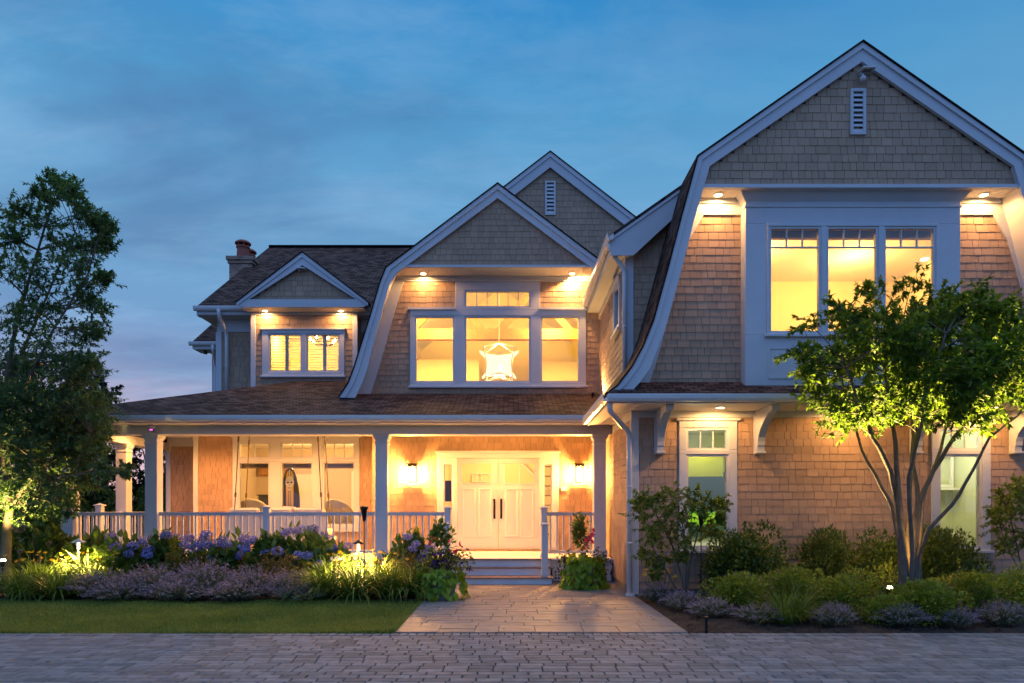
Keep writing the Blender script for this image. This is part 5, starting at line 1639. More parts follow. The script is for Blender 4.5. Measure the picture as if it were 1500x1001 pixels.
for i, (px, top, hw, d, lab) in enumerate(CAT + CATL):
    s = hw * d / 1000 / .5
    m_ = CM[i % 3]
    shrub('catmint', (X(px, d), d, 0), (s, s * .9, max(.3, Z(top, d)) / .52), i * 1.9, [('foliage', m_[0]), ('flower_spikes', m_[1])], lab, 'flower clump', 'catmint clumps along the beds')
# ---- strap-leaved clumps
def strap_mesh(n, L, W, spread=.5, material='leaf_daylily', seg=6, stiff=.9):
    ang = rng.uniform(0, 2 * np.pi, n); el = rng.uniform(.55, 1.45, n)
    b = np.stack([np.cos(ang), np.sin(ang)], 1) * rng.uniform(0, .10, (n, 1))
    l = L * rng.uniform(.7, 1.15, n); w_ = W * rng.uniform(.7, 1.2, n)
    vs = np.zeros((n, seg + 1, 2, 3))
    p = np.concatenate([b, np.zeros((n, 1))], 1)
    bend = rng.uniform(.55, 1.5, n) / stiff
    side = np.stack([-np.sin(ang), np.cos(ang), np.zeros(n)], 1)
    for i in range(seg + 1):
        t = i / seg
        ww = w_ * (1 - t ** 2.2) * .5 + .0006
        vs[:, i, 0] = p + side * ww[:, None]; vs[:, i, 1] = p - side * ww[:, None]
        e = el - bend * 1.5 * t ** 1.5
        st = np.stack([np.cos(ang) * np.cos(e), np.sin(ang) * np.cos(e), np.sin(e)], 1)
        p = p + st * (l / seg)[:, None]
    vs[:, :, :, 2] = np.maximum(vs[:, :, :, 2], .01)
    k = (seg + 1) * 2
    f = np.array([[2 * i, 2 * i + 1, 2 * i + 3, 2 * i + 2] for i in range(seg)])
    F = (np.arange(n)[:, None, None] * k + f[None]).reshape(-1, 4)
    return mesh_np('foliage', vs.reshape(-1, 3), F, material)
DL = [strap_mesh(270, .80, .019) for _ in range(3)]
LILY = mesh_np('flower', *leaf_arrays(np.zeros((6, 3)), np.array([[math.cos(i * 1.047), math.sin(i * 1.047), .8] for i in range(6)]), .07, .032), 'petal_yellow')
def blooms(e, cs, sc):
    for c in cs:
        o = child('flower', LILY, e); o.location = c; o.scale = (sc, sc, sc); o.rotation_euler = (rng.uniform(-.9, .9), rng.uniform(-.9, .9), rng.uniform(0, 3))
def dots(n, hw, z0, z1, material, L, W, k=6, name='flowers', stalk=True):
    c = np.stack([rng.normal(0, hw * .5, n), rng.normal(0, hw * .4, n), rng.uniform(z0, z1, n)], 1)
    pp = np.repeat(c, k, 0)
    v, f = leaf_arrays(pp, rng.normal(size=pp.shape) + np.array([0, 0, .5]), L, W)
    return mesh_np(name, v, f, material), c
def stalks(c, r=.003):
    mb = MB()
    for x, y, z in c: mb.tube([(x * .4, y * .4, 0), (x * .8, y * .8, z * .6), (x, y, z)], r, 5)
    me = bpy.data.meshes.new('stalks'); me.from_pydata(mb.v, [], mb.f); me.materials.append(M('stem'))
    return me
BUD, bc = dots(16, .5, .48, .66, 'petal_yellow', .03, .014, 3)
BUDS = stalks(bc)
DAY = [(-45, 835, 12.0, 'daylily fountain at the left edge under the lit tree'), (30, 838, 11.6, 'dark green daylily fountain at the lawn edge, below the uplit trunk'), (85, 832, 11.65, 'daylily fountain between the uplit trunk and the catmint'), (60, 815, 12.5, 'bright daylily clump beside the little blue-hatted path light'), (130, 812, 12.6, 'lit daylily clump right of the little blue-hatted path light'), (160, 812, 12.5, 'lit daylily clump meeting the catmint row'), (45, 826, 12.1, 'glowing daylily clump at the foot of the left tree'),
       (485, 812, 12.1, 'glowing daylily clump left of the lit path light'), (520, 822, 11.6, 'daylily fountain in front of the torch'), (575, 818, 11.65, 'daylily fountain between torch and flower pot'), (550, 806, 12.3, 'brightest daylily clump right of the lit path light'), (605, 822, 11.9, 'daylily clump behind the flower pot'), (470, 828, 11.55, 'daylily fountain touching the catmint row')]
for i, (px, top, d, lab) in enumerate(DAY):
    s = max(.5, Z(top, d)) / .55
    s = min(s, 1.2)
    ms = [('foliage', DL[i % 3])] + ([('stalk', BUDS)] if i in (3, 4, 7, 10) else [])
    e = shrub('daylily', (X(px, d), d, 0), (s * 1.05, s * 1.05, s), i * 2.3, ms, lab, 'plant', 'daylilies in the left bed')
    if len(ms) > 1: blooms(e, bc, .6)
OG = [strap_mesh(240, .75, .009, stiff=1.0) for _ in range(1)]
for i, (px, d, s, lab) in enumerate(((1148, 9.15, .95, 'clump of fine arching grass in the front of the right bed'), (1172, 9.4, .9, 'second clump of fine arching grass, touching the spirea'))):
    shrub('ornamental_grass', (X(px, d), d, 0), (s, s, s), i, [('foliage', OG[0])], lab, 'grass clump', 'arching grasses in the right bed')
LY, lc = dots(9, .32, .38, .52, 'petal_yellow', .065, .03, 6)
LYS = stalks(lc, .004)
e = shrub('yellow_lily', (X(962, 11.4), 11.4, 0), (1, .7, 1), 0, [('foliage', strap_mesh(90, .5, .016)), ('stalk', LYS)], 'yellow lilies in bloom at the foot of the wing corner', 'flower clump')
blooms(e, lc, 1)
# alliums standing above the left bed
AL = blob_mesh('flower_head', 160, .055, .022, .008, 'petal_allium', 1.0)
for i, (px, py, d, lab) in enumerate(((28, 772, 11.7, 'large pale allium globe right of the lit trunk'), (72, 796, 12.3, 'small allium head on a thin stalk left of the blue-hatted light'), (30, 808, 11.7, 'tan allium seed head low beside the lit trunk'))):
    h = Z(py, d)
    e = empty('allium', (X(px, d), d, 0), lab, 'flower', 'alliums in the left bed')
    o = child('flower_head', AL, e); o.location = (0, 0, h); q_ = (1.8, .8, .8)[i]; o.scale = (q_, q_, q_)
    child('stalk', stalks(np.array([[0, 0, h]]), .005), e)

# ---- trees: limbs grown to clumps placed through a real volume
def tube_between(mb, pts, r0, r1, n=7):
    k = len(pts)
    mb.tube(pts, [r0 + (r1 - r0) * (i / (k - 1)) ** .8 for i in range(k)], n)
def bez(a, b, c, n=8):
    a, b, c = Vector(a), Vector(b), Vector(c)
    return [(a * (1 - t) + b * t) * (1 - t) + (b * (1 - t) + c * t) * t for t in [i / n for i in range(n + 1)]]
def leaf_clump(c, r, n, L, W, toward=None, flat=.8, wind=0):
    """twigs radiating in a clump with leaves along them"""
    n = n * 3; nt = max(3, n // 22)
    d = unit(rng.normal(size=(nt, 3)) * np.array([1, 1, flat]) + (toward * .7 if toward is not None else 0) + np.array([wind, 0, wind * .25]))
    ln = r * rng.uniform(.5, 1.15, nt)
    k = n // nt
    t = rng.uniform(.25, 1.0, (nt, k, 1))
    st = c + rng.normal(0, r * .28, (nt, 3))
    p = st[:, None] + d[:, None] * t * ln[:, None, None] + np.array([0, 0, -.10 * r]) * t ** 2
    ax = d[:, None] * .6 + rng.normal(0, .55, (nt, k, 3)) + np.array([0, 0, -.12])
    p = p.reshape(-1, 3); ax = ax.reshape(-1, 3)
    v, f = leaf_arrays(p, ax, L * rng.uniform(.6, 1.15, len(p)), W * rng.uniform(.7, 1.15, len(p)))
    tw = [(st[i], st[i] + d[i] * ln[i] * .9) for i in range(nt)]
    return (v, f), tw
def add_twigs(mb, tw, r):
    for a, b in tw:
        m_ = (Vector(a) + Vector(b)) / 2 + Vector((0, 0, .01))
        mb.tube([a, m_, b], [r, r * .7, r * .3], 4, cap=False)
def tree(name, base, stems, clumps, L, W, leafm, barkm, label, cat='tree', group=None, twig=.004, lim0=.02, nleaf=110, flat=.8, wind=0):
    """stems: list of polylines (world) with radii; clumps: (x,y,z,r,density)"""
    e = empty(name, base, label, cat, group)
    mb = MB(); parts = []
    ends = []
    for pts, r0, r1 in stems:
        tube_between(mb, pts, r0, r1, 9)
        m_ = len(pts)
        for i in range(m_ // 3, m_): ends.append((Vector(pts[i]), r0 + (r1 - r0) * (i / (m_ - 1)) ** .8))
    for cx, cy, cz, r, de in clumps:
        c = Vector((cx, cy, cz))
        best = min(ends, key=lambda q: (q[0] - c).length + max(0, q[0].z - c.z + .1) * 1.2)
        a = best[0]
        mid = a.lerp(c, .5) + Vector((0, 0, .10 * (c - a).length)) + Vector((random.uniform(-1, 1), random.uniform(-1, 1), 0)) * .06 * (c - a).length
        pts = bez(a, mid, c, 6)
        tube_between(mb, pts, min(best[1] * .75, lim0), twig * 1.3, 6)
        tow = np.array(c - a); tow = tow / (np.linalg.norm(tow) + 1e-6)
        (v, f), tw = leaf_clump(np.array(c), r, int(nleaf * de), L, W, tow, flat, wind)
        parts.append((v, f)); add_twigs(mb, tw, twig)
    bv = Vector(base)
    tm = bpy.data.meshes.new('trunk'); tm.from_pydata([tuple(Vector(v) - bv) for v in mb.v], [], mb.f); tm.materials.append(M(barkm))
    tm.polygons.foreach_set('use_smooth', [True] * len(tm.polygons))
    child('trunk', tm, e)
    v, f = merge(parts)
    child('crown', mesh_np('crown', v - np.array(base), f, leafm), e)
    return e
random.seed(12)
# ornamental tree in front of the wing
D0 = 9.8
tb = Vector((X(1332, D0), D0, 0))
def tp(px, py, dd=0): return Vector(P(px, py, D0 + dd))
stems = []
fork = [(1322, 838, 0), (1340, 838, .05), (1331, 836, .1)]
for pts, r0, r1 in (
    ([(1326, 905, 0), (1326, 830, 0), (1316, 735, 0), (1305, 690, -.1), (1278, 640, -.25), (1258, 590, -.4), (1240, 540, -.5)], .062, .014),
    ([(1326, 905, 0), (1324, 820, -.03), (1318, 745, -.05), (1314, 690, -.1), (1310, 630, -.2), (1300, 570, -.3), (1290, 500, -.3)], .060, .014),
    ([(1340, 905, .03), (1340, 830, .03), (1341, 760, 0), (1345, 730, 0), (1338, 680, .1), (1345, 610, .2), (1350, 520, .3)], .060, .014),
    ([(1340, 905, .03), (1341, 820, .03), (1346, 735, 0), (1368, 690, -.1), (1398, 640, -.3), (1432, 600, -.4), (1462, 560, -.5)], .055, .014),
    ([(1340, 905, .03), (1344, 815, 0), (1360, 775, -.15), (1395, 740, -.25), (1425, 690, -.4), (1450, 640, -.5), (1490, 610, -.6)], .042, .012),
    ([(1333, 905, .06), (1331, 810, .1), (1333, 720, .25), (1338, 640, .45), (1330, 560, .6), (1322, 480, .6)], .048, .012),
    ([(1320, 905, .0), (1318, 800, .1), (1308, 745, .2), (1292, 715, .3), (1262, 660, .45), (1245, 600, .6), (1225, 530, .7)], .040, .012),
    ([(1346, 905, .04), (1347, 790, .1), (1352, 730, .2), (1378, 660, .4), (1395, 590, .6), (1420, 500, .7)], .042, .012),
    ([(1333, 905, -.03), (1336, 810, -.1), (1330, 700, -.3), (1345, 640, -.5), (1365, 560, -.7), (1385, 490, -.8)], .036, .012)):
    pp = [tp(*p) for p in pts]
    fine = []
    for a, b, in zip(pp, pp[1:]):
        for i in range(3): fine.append(a.lerp(b, i / 3) + Vector((random.uniform(-1, 1), random.uniform(-1, 1), 0)) * .008)
    fine.append(pp[-1])
    stems.append((fine, r0, r1))
cl = []
outline = [(1195, 535), (1188, 478), (1215, 460), (1245, 455), (1268, 432), (1300, 432), (1335, 420), (1368, 435), (1400, 445), (1432, 440), (1462, 452), (1490, 470), (1520, 490), (1178, 520), (1200, 575), (1218, 600), (1190, 545), (1545, 540), (1540, 590)]
for px, py in outline: cl.append((*tp(px, py, random.uniform(-.5, .6)), .27, .9))
for i in range(165):
    for _ in range(50):
        px, py = random.uniform(1190, 1545), random.uniform(440, 615)
        a, b = (px - 1362) / 190, (py - 535) / 105
        dd = random.uniform(-1.15, 1.15)
        if a * a + b * b + (dd / 1.35) ** 2 < 1: break
    cl.append((*tp(px, py, dd), .30, 1))
for px, py in ((1255, 622), (1290, 612), (1440, 630), (1232, 606)): cl.append((*tp(px, py, random.uniform(-.6, .3)), .2, .6))
tree('ornamental_tree', tb, stems, cl, .088, .037, 'leaf_tree', 'bark', 'vase-shaped tree with many bare stems and a dense dark green crown before the right wing', lim0=.012, nleaf=100)
# left tree, uplit
D0 = 12.7
tb = Vector((X(8, D0), D0, 0))
stems = []
for pts, r0, r1 in (
    ([(8, 870, 0), (9, 790, 0), (14, 745, 0), (6, 690, .0), (4, 600, .1), (18, 500, .1), (45, 400, 0), (78, 300, 0)], .10, .015),
    ([(14, 750, 0), (35, 712, -.1), (62, 685, -.2), (95, 660, -.3), (135, 640, -.4)], .05, .012),
    ([(12, 740, 0), (-10, 680, .1), (-40, 600, .2), (-60, 480, .3)], .06, .012),
    ([(8, 640, .05), (40, 560, -.2), (80, 480, -.4), (130, 400, -.4)], .045, .012),
    ([(5, 600, .1), (30, 520, .4), (70, 430, .6), (110, 340, .6)], .040, .012),
    ([(22, 730, 0), (48, 700, -.3), (90, 700, -.6), (150, 690, -.8)], .03, .008),
    ([(10, 660, 0), (40, 610, .5), (90, 580, .9), (120, 560, 1.1)], .03, .008)):
    pp = [tp(*p) for p in pts]
    fine = []
    for a, b in zip(pp, pp[1:]):
        for i in range(3): fine.append(a.lerp(b, i / 3) + Vector((random.uniform(-1, 1), random.uniform(-1, 1), 0)) * .012)
    fine.append(pp[-1])
    stems.append((fine, r0, r1))
cl = []
for px, py, r, de in ((80, 272, 24, .9), (60, 292, 26, .9), (100, 290, 24, .8), (45, 318, 32, .9), (112, 318, 30, .9), (135, 330, 24, .9), (154, 334, 16, .6), (20, 345, 32, .7), (75, 360, 38, .8), (128, 368, 28, .8), (148, 360, 16, .6),
                      (20, 318, 22, .6), (100, 400, 38, .9), (145, 408, 18, .6), (40, 405, 36, .7), (0, 400, 40, .8), (60, 455, 40, 1), (112, 440, 34, .9), (138, 452, 16, .5), (15, 470, 44, 1), (110, 490, 34, .9), (138, 485, 14, .5), (60, 520, 46, 1.2), (15, 540, 46, 1.2), (100, 545, 42, 1.1), (125, 530, 20, .6),
                      (40, 585, 48, 1.4), (88, 590, 46, 1.3), (-10, 600, 50, 1.3), (125, 595, 32, .9), (60, 630, 48, 1.4), (110, 640, 42, 1.2), (15, 650, 46, 1.2), (140, 622, 22, .6), (85, 672, 40, 1.2), (125, 660, 24, .8), (40, 690, 38, 1), (105, 700, 30, .8), (150, 690, 14, .4), (178, 690, 11, .3), (10, 720, 34, .8), (70, 718, 30, .7), (-25, 740, 36, .8), (45, 745, 24, .6), (85, 738, 22, .5),
                      (-50, 420, 50, 1), (-60, 520, 55, 1.2), (-60, 640, 55, 1.2), (-40, 340, 40, .8)):
    for k in range(4 if py > 520 else 2):
        dd = random.uniform(-.9, .9)
        q_ = tp(px + random.uniform(-6, 6), py + random.uniform(-6, 6), dd)
        cl.append((q_.x, q_.y, q_.z, r * D0 / 1000 * random.uniform(.75, 1.15), de * (.85 if py > 520 else .72)))
tree('deciduous_tree', tb, stems, cl, .088, .033, 'leaf_lefttree', 'bark', 'tall windblown tree at the left edge with its trunk lit yellow from below', lim0=.022, nleaf=270, flat=.6, wind=.9)
# small airy tree left of the tall wing window
D0 = 11.2
tb = Vector((X(1002, D0), D0, 0))
stems = []
for pts, r0, r1 in (([(1003, 885, 0), (1000, 850, 0), (985, 800, .1), (965, 760, .1), (950, 735, .1)], .020, .006), ([(1003, 885, 0), (1006, 830, 0), (1002, 780, -.1), (990, 730, -.1)], .020, .006),
                    ([(1003, 885, 0), (1010, 830, 0), (1022, 780, 0), (1040, 750, 0)], .020, .006), ([(1003, 885, 0), (975, 835, -.1), (955, 800, -.1), (942, 770, -.1)], .014, .005), ([(1003, 885, 0), (1013, 820, .1), (1012, 770, .2), (1015, 730, .2)], .016, .005)):
    pp = [tp(*p) for p in pts]
    stems.append(([pp[0]] + [a.lerp(b, t) for a, b in zip(pp, pp[1:]) for t in (.5, 1)], r0, r1))
cl = []
for px, py, r in ((955, 728, 22), (985, 725, 24), (1015, 728, 22), (945, 755, 22), (975, 755, 26), (1005, 755, 26), (1035, 745, 20), (1052, 738, 14), (950, 785, 22), (980, 785, 24), (1010, 790, 22), (1038, 775, 18), (945, 815, 16), (970, 815, 20), (1000, 815, 16), (1050, 760, 12), (938, 738, 12), (965, 838, 10)):
    for k in range(2):
        q_ = tp(px + random.uniform(-5, 5), py + random.uniform(-5, 5), random.uniform(-.35, .3))
        cl.append((q_.x, q_.y, q_.z, r * D0 / 1000, .55))
tree('small_tree', tb, stems, cl, .06, .03, 'leaf_small', 'bark_dark', 'small airy multi-stemmed tree left of the tall wing window, behind the torch', group='small airy trees against the wing', lim0=.007, nleaf=175, twig=.003)
D0 = 11.0
tb = Vector((X(1500, D0), D0, 0))
stems = []
for pts, r0, r1 in (([(1500, 887, 0), (1496, 830, 0), (1485, 780, .1), (1475, 740, .1)], .02, .006), ([(1500, 887, 0), (1505, 820, 0), (1510, 760, -.1)], .02, .006), ([(1500, 887, 0), (1490, 830, -.1), (1470, 790, -.1)], .014, .005)):
    pp = [tp(*p) for p in pts]
    stems.append(([pp[0]] + [a.lerp(b, t) for a, b in zip(pp, pp[1:]) for t in (.5, 1)], r0, r1))
cl = []
for px, py, r in ((1465, 735, 18), (1485, 715, 20), (1505, 710, 20), (1468, 765, 20), (1492, 750, 24), (1515, 745, 24), (1475, 795, 18), (1500, 790, 22), (1458, 750, 12), (1530, 770, 24), (1525, 720, 20)):
    for k in range(2):
        q_ = tp(px + random.uniform(-5, 5), py + random.uniform(-5, 5), random.uniform(-.35, .3))
        cl.append((q_.x, q_.y, q_.z, r * D0 / 1000, .6))
tree('small_tree', tb, stems, cl, .06, .03, 'leaf_small', 'bark_dark', 'small airy tree cut off by the right edge, in front of the shingles', group='small airy trees against the wing', lim0=.007, nleaf=175, twig=.003)
# trees behind the house on the left
def far_tree(px, d, top_py, hw_px, label, n=2600, base_z=0):
    zt = Z(top_py, d); r = hw_px * d / 1000
    e = empty('background_tree', (X(px, d), d, 0), label, 'tree', 'dark trees behind the porch')
    cz = zt * .56
    parts = []
    mb = MB()
    mb.tube([(0, 0, 0), (.05, 0, zt * .4), (-.03, 0, zt * .75), (0, 0, zt * .93)], [.12, .09, .05, .02], 8)
    for i in range(46):
        dv = unit(rng.normal(size=(1, 3)))[0] * rng.uniform(.35, .95)
        c = np.array([dv[0] * r, dv[1] * r, cz + dv[2] * zt * .46])
        (v, f), tw = leaf_clump(c, r * .34, n // 46, .15, .075, dv * .5)
        parts.append((v, f)); add_twigs(mb, tw[:5], .006)
        mb.tube([(0, 0, max(.4, c[2] - r * .5)), tuple(c * np.array([.5, .5, 1]) - np.array([0, 0, r * .12])), tuple(c)], [.03, .02, .008], 5)
    tm = bpy.data.meshes.new('trunk'); tm.from_pydata(mb.v, [], mb.f); tm.materials.append(M('bark_dark'))
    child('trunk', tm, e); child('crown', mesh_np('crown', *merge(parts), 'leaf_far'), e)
for a in ((152, 22.5, 528, 34, 'small bushy dark tree top rising between the left tree and the porch roof'), (215, 25, 640, 60, 'dark bushy tree seen between the two left porch columns'), (120, 21, 650, 62, 'dark tree behind the corner porch column'),
          (262, 27.5, 655, 50, 'dark tree glimpsed beside the inner end of the side porch'), (60, 24, 600, 66, 'dark tree behind the trunk of the left tree'), (-40, 26, 560, 90, 'broad dark tree beyond the left edge of the picture')): far_tree(*a)
for i, (px, d, top, hw, lab) in enumerate(((150, 20.6, 715, 60, 'dark hedge shrub behind the side porch rail'), (230, 22.4, 712, 52, 'dark hedge shrub between column and inner porch wall'), (60, 19.6, 722, 70, 'dark hedge shrub left of the side porch'), (-30, 18.6, 715, 80, 'dark hedge shrub at the far left'))):
    s = hw * d / 1000 / .56
    shrub('hedge_shrub', (X(px, d), d, 0), (s, s, Z(top, d) / .86), i, [('foliage', BOX[i % 2]), ('stem', BST)], lab, 'shrub', 'hedge shrubs behind the side porch')

# ---- potted plants by the steps
def heart_leaf(p, a, L):
    v, f = leaf_arrays(p, a, L, L * .85, .10, .35)
    return v, f
def planter(px, base_py, d, label, flip):
    e = empty('potted_plant', (X(px, d), d, .012), label, 'potted plant', None)
    o = MB().lathe([(.235, 0), (.25, .02), (.25, .05), (.21, .06), (.225, .10), (.27, .30), (.285, .36), (.30, .38), (.30, .42), (.27, .42), (.25, .36)], (0, 0, 0), 28).build('pot', 'pot_stone', smooth=False); o.parent = e
    o = MB().lathe([(.25, .36), (.12, .39), (.01, .40)], (0, 0, 0), 16).build('soil', 'mulch'); o.parent = e
    return e
def skirt(n, r0, r1, z0, z1, L, ang0, ang1):
    a = rng.uniform(ang0, ang1, n); t = rng.random(n)
    r = r0 + (r1 - r0) * t ** .5 + rng.normal(0, .02, n)
    z = z1 + (z0 - z1) * t ** 1.3 + rng.normal(0, .02, n)
    p = np.stack([np.cos(a) * r, np.sin(a) * r, z], 1)
    ax = np.stack([np.cos(a), np.sin(a), np.full(n, -1.1)], 1) + rng.normal(0, .3, (n, 3))
    return heart_leaf(p, ax, L * rng.uniform(.7, 1.2, n))
def flower(name, r, material, k=5, up=.55):
    t = np.arange(k) * 2 * math.pi / k
    a = np.stack([np.cos(t), np.sin(t), np.full(k, up)], 1)
    return mesh_np(name, *leaf_arrays(np.zeros((k, 3)), a, r, r, .05, -.1), material)
FLW = {}
def flowers(parent, n, rx, ry, rz, zc, r, material, name, xoff=0):
    key = (name, material)
    if key not in FLW: FLW[key] = flower(name, r, material)
    p, o = shell_points(n, rx, ry, rz, 9, 0)
    p[:, 2] += zc
    for i in range(n):
        f_ = child(name, FLW[key], parent)
        f_.location = (p[i, 0] * 1.05 + xoff, p[i, 1] * 1.05, p[i, 2])
        f_.rotation_euler = Vector(o[i]).to_track_quat('Z', 'Y').to_euler()
        s_ = rng.uniform(.8, 1.2); f_.scale = (s_, s_, s_)
# left pot
PA = planter(647, 877, 11.75, 'stone pot of purple petunias and lime vine at the left of the walk', 0)
v, f = merge([skirt(60, .25, .42, .05, .55, .13, -2.9, -1.9), skirt(46, .25, .40, -.0, .50, .13, -.7, .7), skirt(64, .24, .40, .05, .52, .13, -1.9, -.8), skirt(30, .2, .36, .2, .5, .12, .7, 3.3)])
child('sweet_potato_vine', mesh_np('sweet_potato_vine', v, f, 'leaf_lime'), PA)
def mound(n, rx, ry, rz, zc, L, W, material, name, up=.2):
    p, o = shell_points(n, rx, ry, rz, 9, .2)
    p[:, 2] += zc
    v, f = leaf_arrays(p, o + rng.normal(0, .5, p.shape) + np.array([0, 0, up]), L * rng.uniform(.7, 1.2, n), W * rng.uniform(.8, 1.2, n))
    return mesh_np(name, v, f, material)
def trumpets(n, rx, ry, rz, zc, r, material, name):
    p, o = shell_points(n, rx, ry, rz, 9, 0)
    p[:, 2] += zc; p = p * np.array([1.05, 1.05, 1])
    k = 5
    parts = []
    o = unit(o)
    t1 = unit(np.cross(o, rng.normal(size=o.shape))); t2 = np.cross(o, t1)
    for i in range(k):
        a = 2 * math.pi * i / k
        parts.append(leaf_arrays(p, t1 * math.cos(a) + t2 * math.sin(a) + o * .55, r, r * 1.0, .05, -.1))
    return mesh_np(name, *merge(parts), material)
child('petunia_foliage', mound(1300, .54, .48, .40, .50, .06, .035, 'leaf_hydrangea', 'petunia_foliage'), PA)
flowers(PA, 98, .56, .50, .42, .52, .042, 'petal_purple', 'petunia_flower')
child('mandevilla_foliage', mound(260, .26, .24, .42, .95, .11, .06, 'leaf_hydrangea', 'mandevilla_foliage'), PA)
flowers(PA, 7, .26, .26, .30, .95, .07, 'petal_pink', 'mandevilla_flower')
# right pot
PB = planter(853, 862, 13.3, 'pot under a lime heart-leaved vine with pink flowers, right of the steps', 1)
v, f = merge([skirt(230, .22, .42, -.0, .62, .14, -2.7, -.3), skirt(70, .2, .38, .05, .6, .14, -.3, 3.4), skirt(50, .05, .36, .5, .66, .14, 0, 6.28)])
child('sweet_potato_vine', mesh_np('sweet_potato_vine', v, f, 'leaf_lime'), PB)
for sx, k in ((-.30, 200), (.32, 300)):
    o = child('petunia_foliage', mound(k, .24, .2, .42, .42, .05, .03, 'leaf_hydrangea', 'petunia_foliage'), PB); o.location.x = sx
    flowers(PB, 40, .26, .22, .42, .42, .04, 'petal_purple', 'petunia_flower', sx)
child('mandevilla_foliage', mound(420, .19, .18, .62, .92, .10, .05, 'leaf_hydrangea', 'mandevilla_foliage'), PB)
flowers(PB, 8, .22, .2, .55, .95, .075, 'petal_pink', 'mandevilla_flower')

# ---- lawn
def grass(x0, x1, y0, y1, n):
    p = np.stack([rng.uniform(x0, x1, n), rng.uniform(y0, y1, n), np.full(n, -.012)], 1)
    patch = .75 + .35 * np.sin(p[:, 0] * 1.7 + np.sin(p[:, 1] * 2.3)) * np.cos(p[:, 1] * 1.9 + p[:, 0] * .6)
    h = rng.uniform(.035, .085, n) * patch
    a = rng.uniform(0, 2 * np.pi, n); w_ = rng.uniform(.004, .008, n)
    s = np.stack([np.cos(a), np.sin(a), np.zeros(n)], 1) * w_[:, None]
    ln = rng.normal(0, .45, (n, 2)) * h[:, None]
    tip = p + np.concatenate([ln, h[:, None]], 1)
    mid = p + np.concatenate([ln * .3, h[:, None] * .55], 1)
    v = np.stack([p - s, p + s, mid - s * .7, mid + s * .7, tip], 1)
    k = np.arange(n)[:, None, None] * 5
    F = (k + np.array([[0, 1, 3], [0, 3, 2], [2, 3, 4]])[None]).reshape(-1, 3)
    o = bpy.data.objects.new('lawn_grass', mesh_np('lawn_grass', v.reshape(-1, 3), F, 'blade_grass'))
    C.objects.link(o)
    tag(o, kind='stuff')
grass(-13, -1.44, 8.515, 11.45, 170000)
grass(-13, -1.44, 8.49, 8.56, 5000)
grass(-1.48, -1.425, 8.5, 11.3, 2500)

# a thin sprig in the spotlight's beam and a few fallen leaves on the paving
SPR = bush_mesh('foliage', 260, .30, .22, .34, .07, .034, 'leaf_spirea', 8, .3, .6)
shrub('young_shrub', (X(1300, 10.85), 10.85, .18), (1, .8, 1.25), 0, [('foliage', SPR), ('stem', SST)], 'small brightly lit sprig of leaves right above the garden spotlight', 'shrub')
n_ = 46
p_ = np.stack([rng.uniform(-7, 8, n_), rng.uniform(5.9, 11, n_), np.full(n_, .024)], 1)
p_[:, 0] = np.where(p_[:, 1] > 8.4, rng.uniform(-5, 2.1, n_), p_[:, 0])
p_[:, 2] = np.where((p_[:, 1] > 8.4) & (p_[:, 0] < -1.4), .06, p_[:, 2])
a_ = rng.normal(size=(n_, 3)) * np.array([1, 1, .08])
o = bpy.data.objects.new('fallen_leaves', mesh_np('fallen_leaves', *leaf_arrays(p_, a_, rng.uniform(.03, .06, n_), rng.uniform(.015, .03, n_)), 'leaf_rust'))
C.objects.link(o); tag(o, kind='stuff')

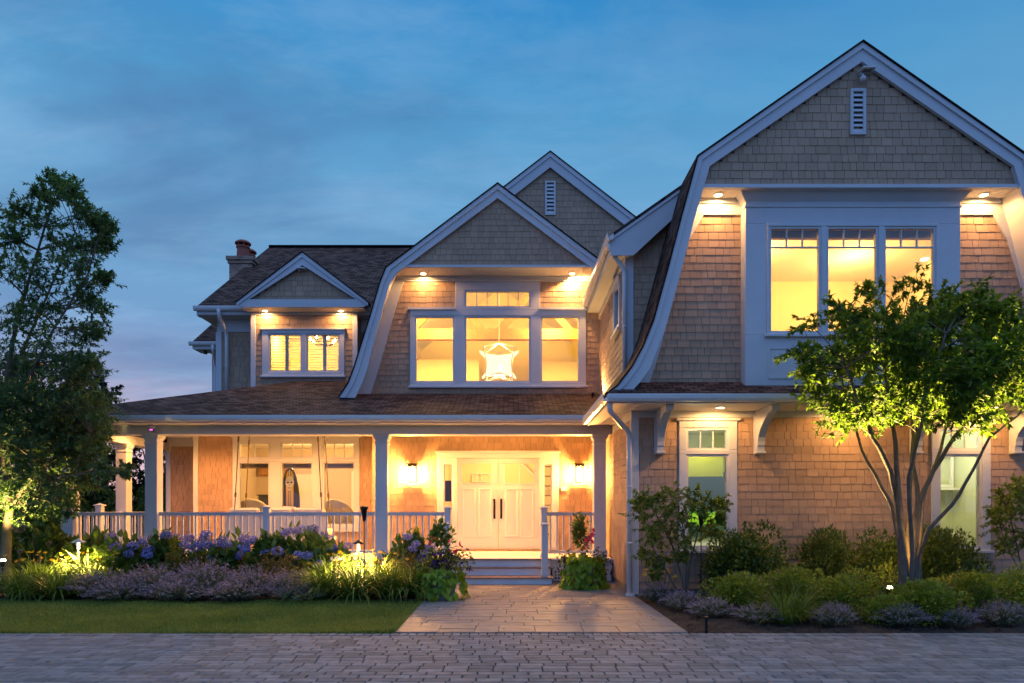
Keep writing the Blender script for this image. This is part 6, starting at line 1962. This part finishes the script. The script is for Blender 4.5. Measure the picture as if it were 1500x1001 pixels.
# ---- garden torches and lights
def torch(px, top, d, label):
    e = empty('garden_torch', (X(px, d), d, 0), label, 'torch', 'black garden torches')
    z1 = Z(top, d)
    o = MB().tube([(0, 0, -.1), (0, 0, z1 - .22)], .0085, 8).build('pole', 'black_metal'); o.parent = e
    o = MB().lathe([(.018, -.25), (.030, -.22), (.052, -.06), (.066, -.03), (.070, -.02), (.068, 0), (.05, .012), (.02, .016)], (0, 0, z1), 16).build('torch_head', 'black_metal', smooth=True); o.parent = e
torch(533.5, 743, 11.9, 'slim black garden torch beside the lit path light, before the porch column')
torch(1027, 748, 11.0, 'slim black garden torch in front of the tall wing window')
def path_light(px, py, d, r, label, energy, hat='black_metal'):
    e = empty('path_light', (X(px, d), d, 0), label, 'path light', None)
    z1 = Z(py, d)
    o = MB().lathe([(.012, .075), (.02, .06), (r * .35, .045), (r, 0), (r * .98, -.004), (r * .3, .03)], (0, 0, z1 - .07), 20).build('hat', hat, smooth=True); o.parent = e
    o = MB().tube([(0, 0, -.05), (0, 0, z1 - .19)], .012, 8).build('stem', hat); o.parent = e
    o = MB().tube([(0, 0, z1 - .20), (0, 0, z1 - .062)], .022, 10).build('lens', 'lamp_path'); o.parent = e
    for a in range(3):
        t = a * 2.094
        lamp('path_lamp', 'SPOT', (e.location.x + .045 * math.cos(t), d + .045 * math.sin(t), z1 - .09), energy / 3, (1, .60, .20), e, .02, 150, .8)
path_light(525, 791, 12.45, .115, 'lit black path light with a pagoda hat beside the torch', 20)
path_light(115, 789, 12.9, .13, 'path light with a pale blue-grey hat among the left daylilies', 15, 'gutter')
def stake_light(px, py, d, label):
    e = empty('stake_light', (X(px, d), d, 0), label, 'garden light')
    o = MB().tube([(0, 0, -.05), (0, 0, Z(py, d))], .02, 10).build('stem', 'black_metal'); o.parent = e
    o = MB().lathe([(.022, -.02), (.036, -.01), (.036, .012), (.02, .016)], (0, 0, Z(py, d)), 14).build('hat', 'black_metal'); o.parent = e
stake_light(1034.5, 905, 8.62, 'short black stake light at the front corner of the right bed')
def uplight(px, py, d, label, aim, energy, z=None, spot=95):
    c = P(px, py, d) if z is None else (X(px, d), d, z)
    e = empty('garden_spotlight', (c[0], c[1], 0), label, 'spotlight', None)
    a = Vector(aim).normalized()
    b = Vector((0, 0, c[2]))
    o = MB().tube([(0, 0, -.05), (0, 0, max(.02, c[2] - .03))], .012, 8).build('stake', 'black_metal'); o.parent = e
    o = MB().tube([b - a * .06, b, b + a * .05], [.03, .036, .04], 14).build('lamp_head', 'black_metal'); o.parent = e
    o = MB().tube([b + a * .0505, b + a * .062, b + a * .082, b + a * .09], [.036, .04, .03, .01], 14).build('lens', 'lamp_chandelier'); o.parent = e
    lamp('uplight', 'SPOT', (c[0] + a.x * .13, c[1] + a.y * .13, c[2] + a.z * .13), energy, (1, .66, .22), e, .03, spot, .8, aim)
uplight(1302, 866, 10.6, 'lit garden spotlight among the spirea at the foot of the ornamental tree', (-.06, -.62, 1), 165, spot=78)
uplight(4, 826, 12.25, 'lit garden spotlight at the foot of the left tree trunk', (.10, .02, 1), 26)
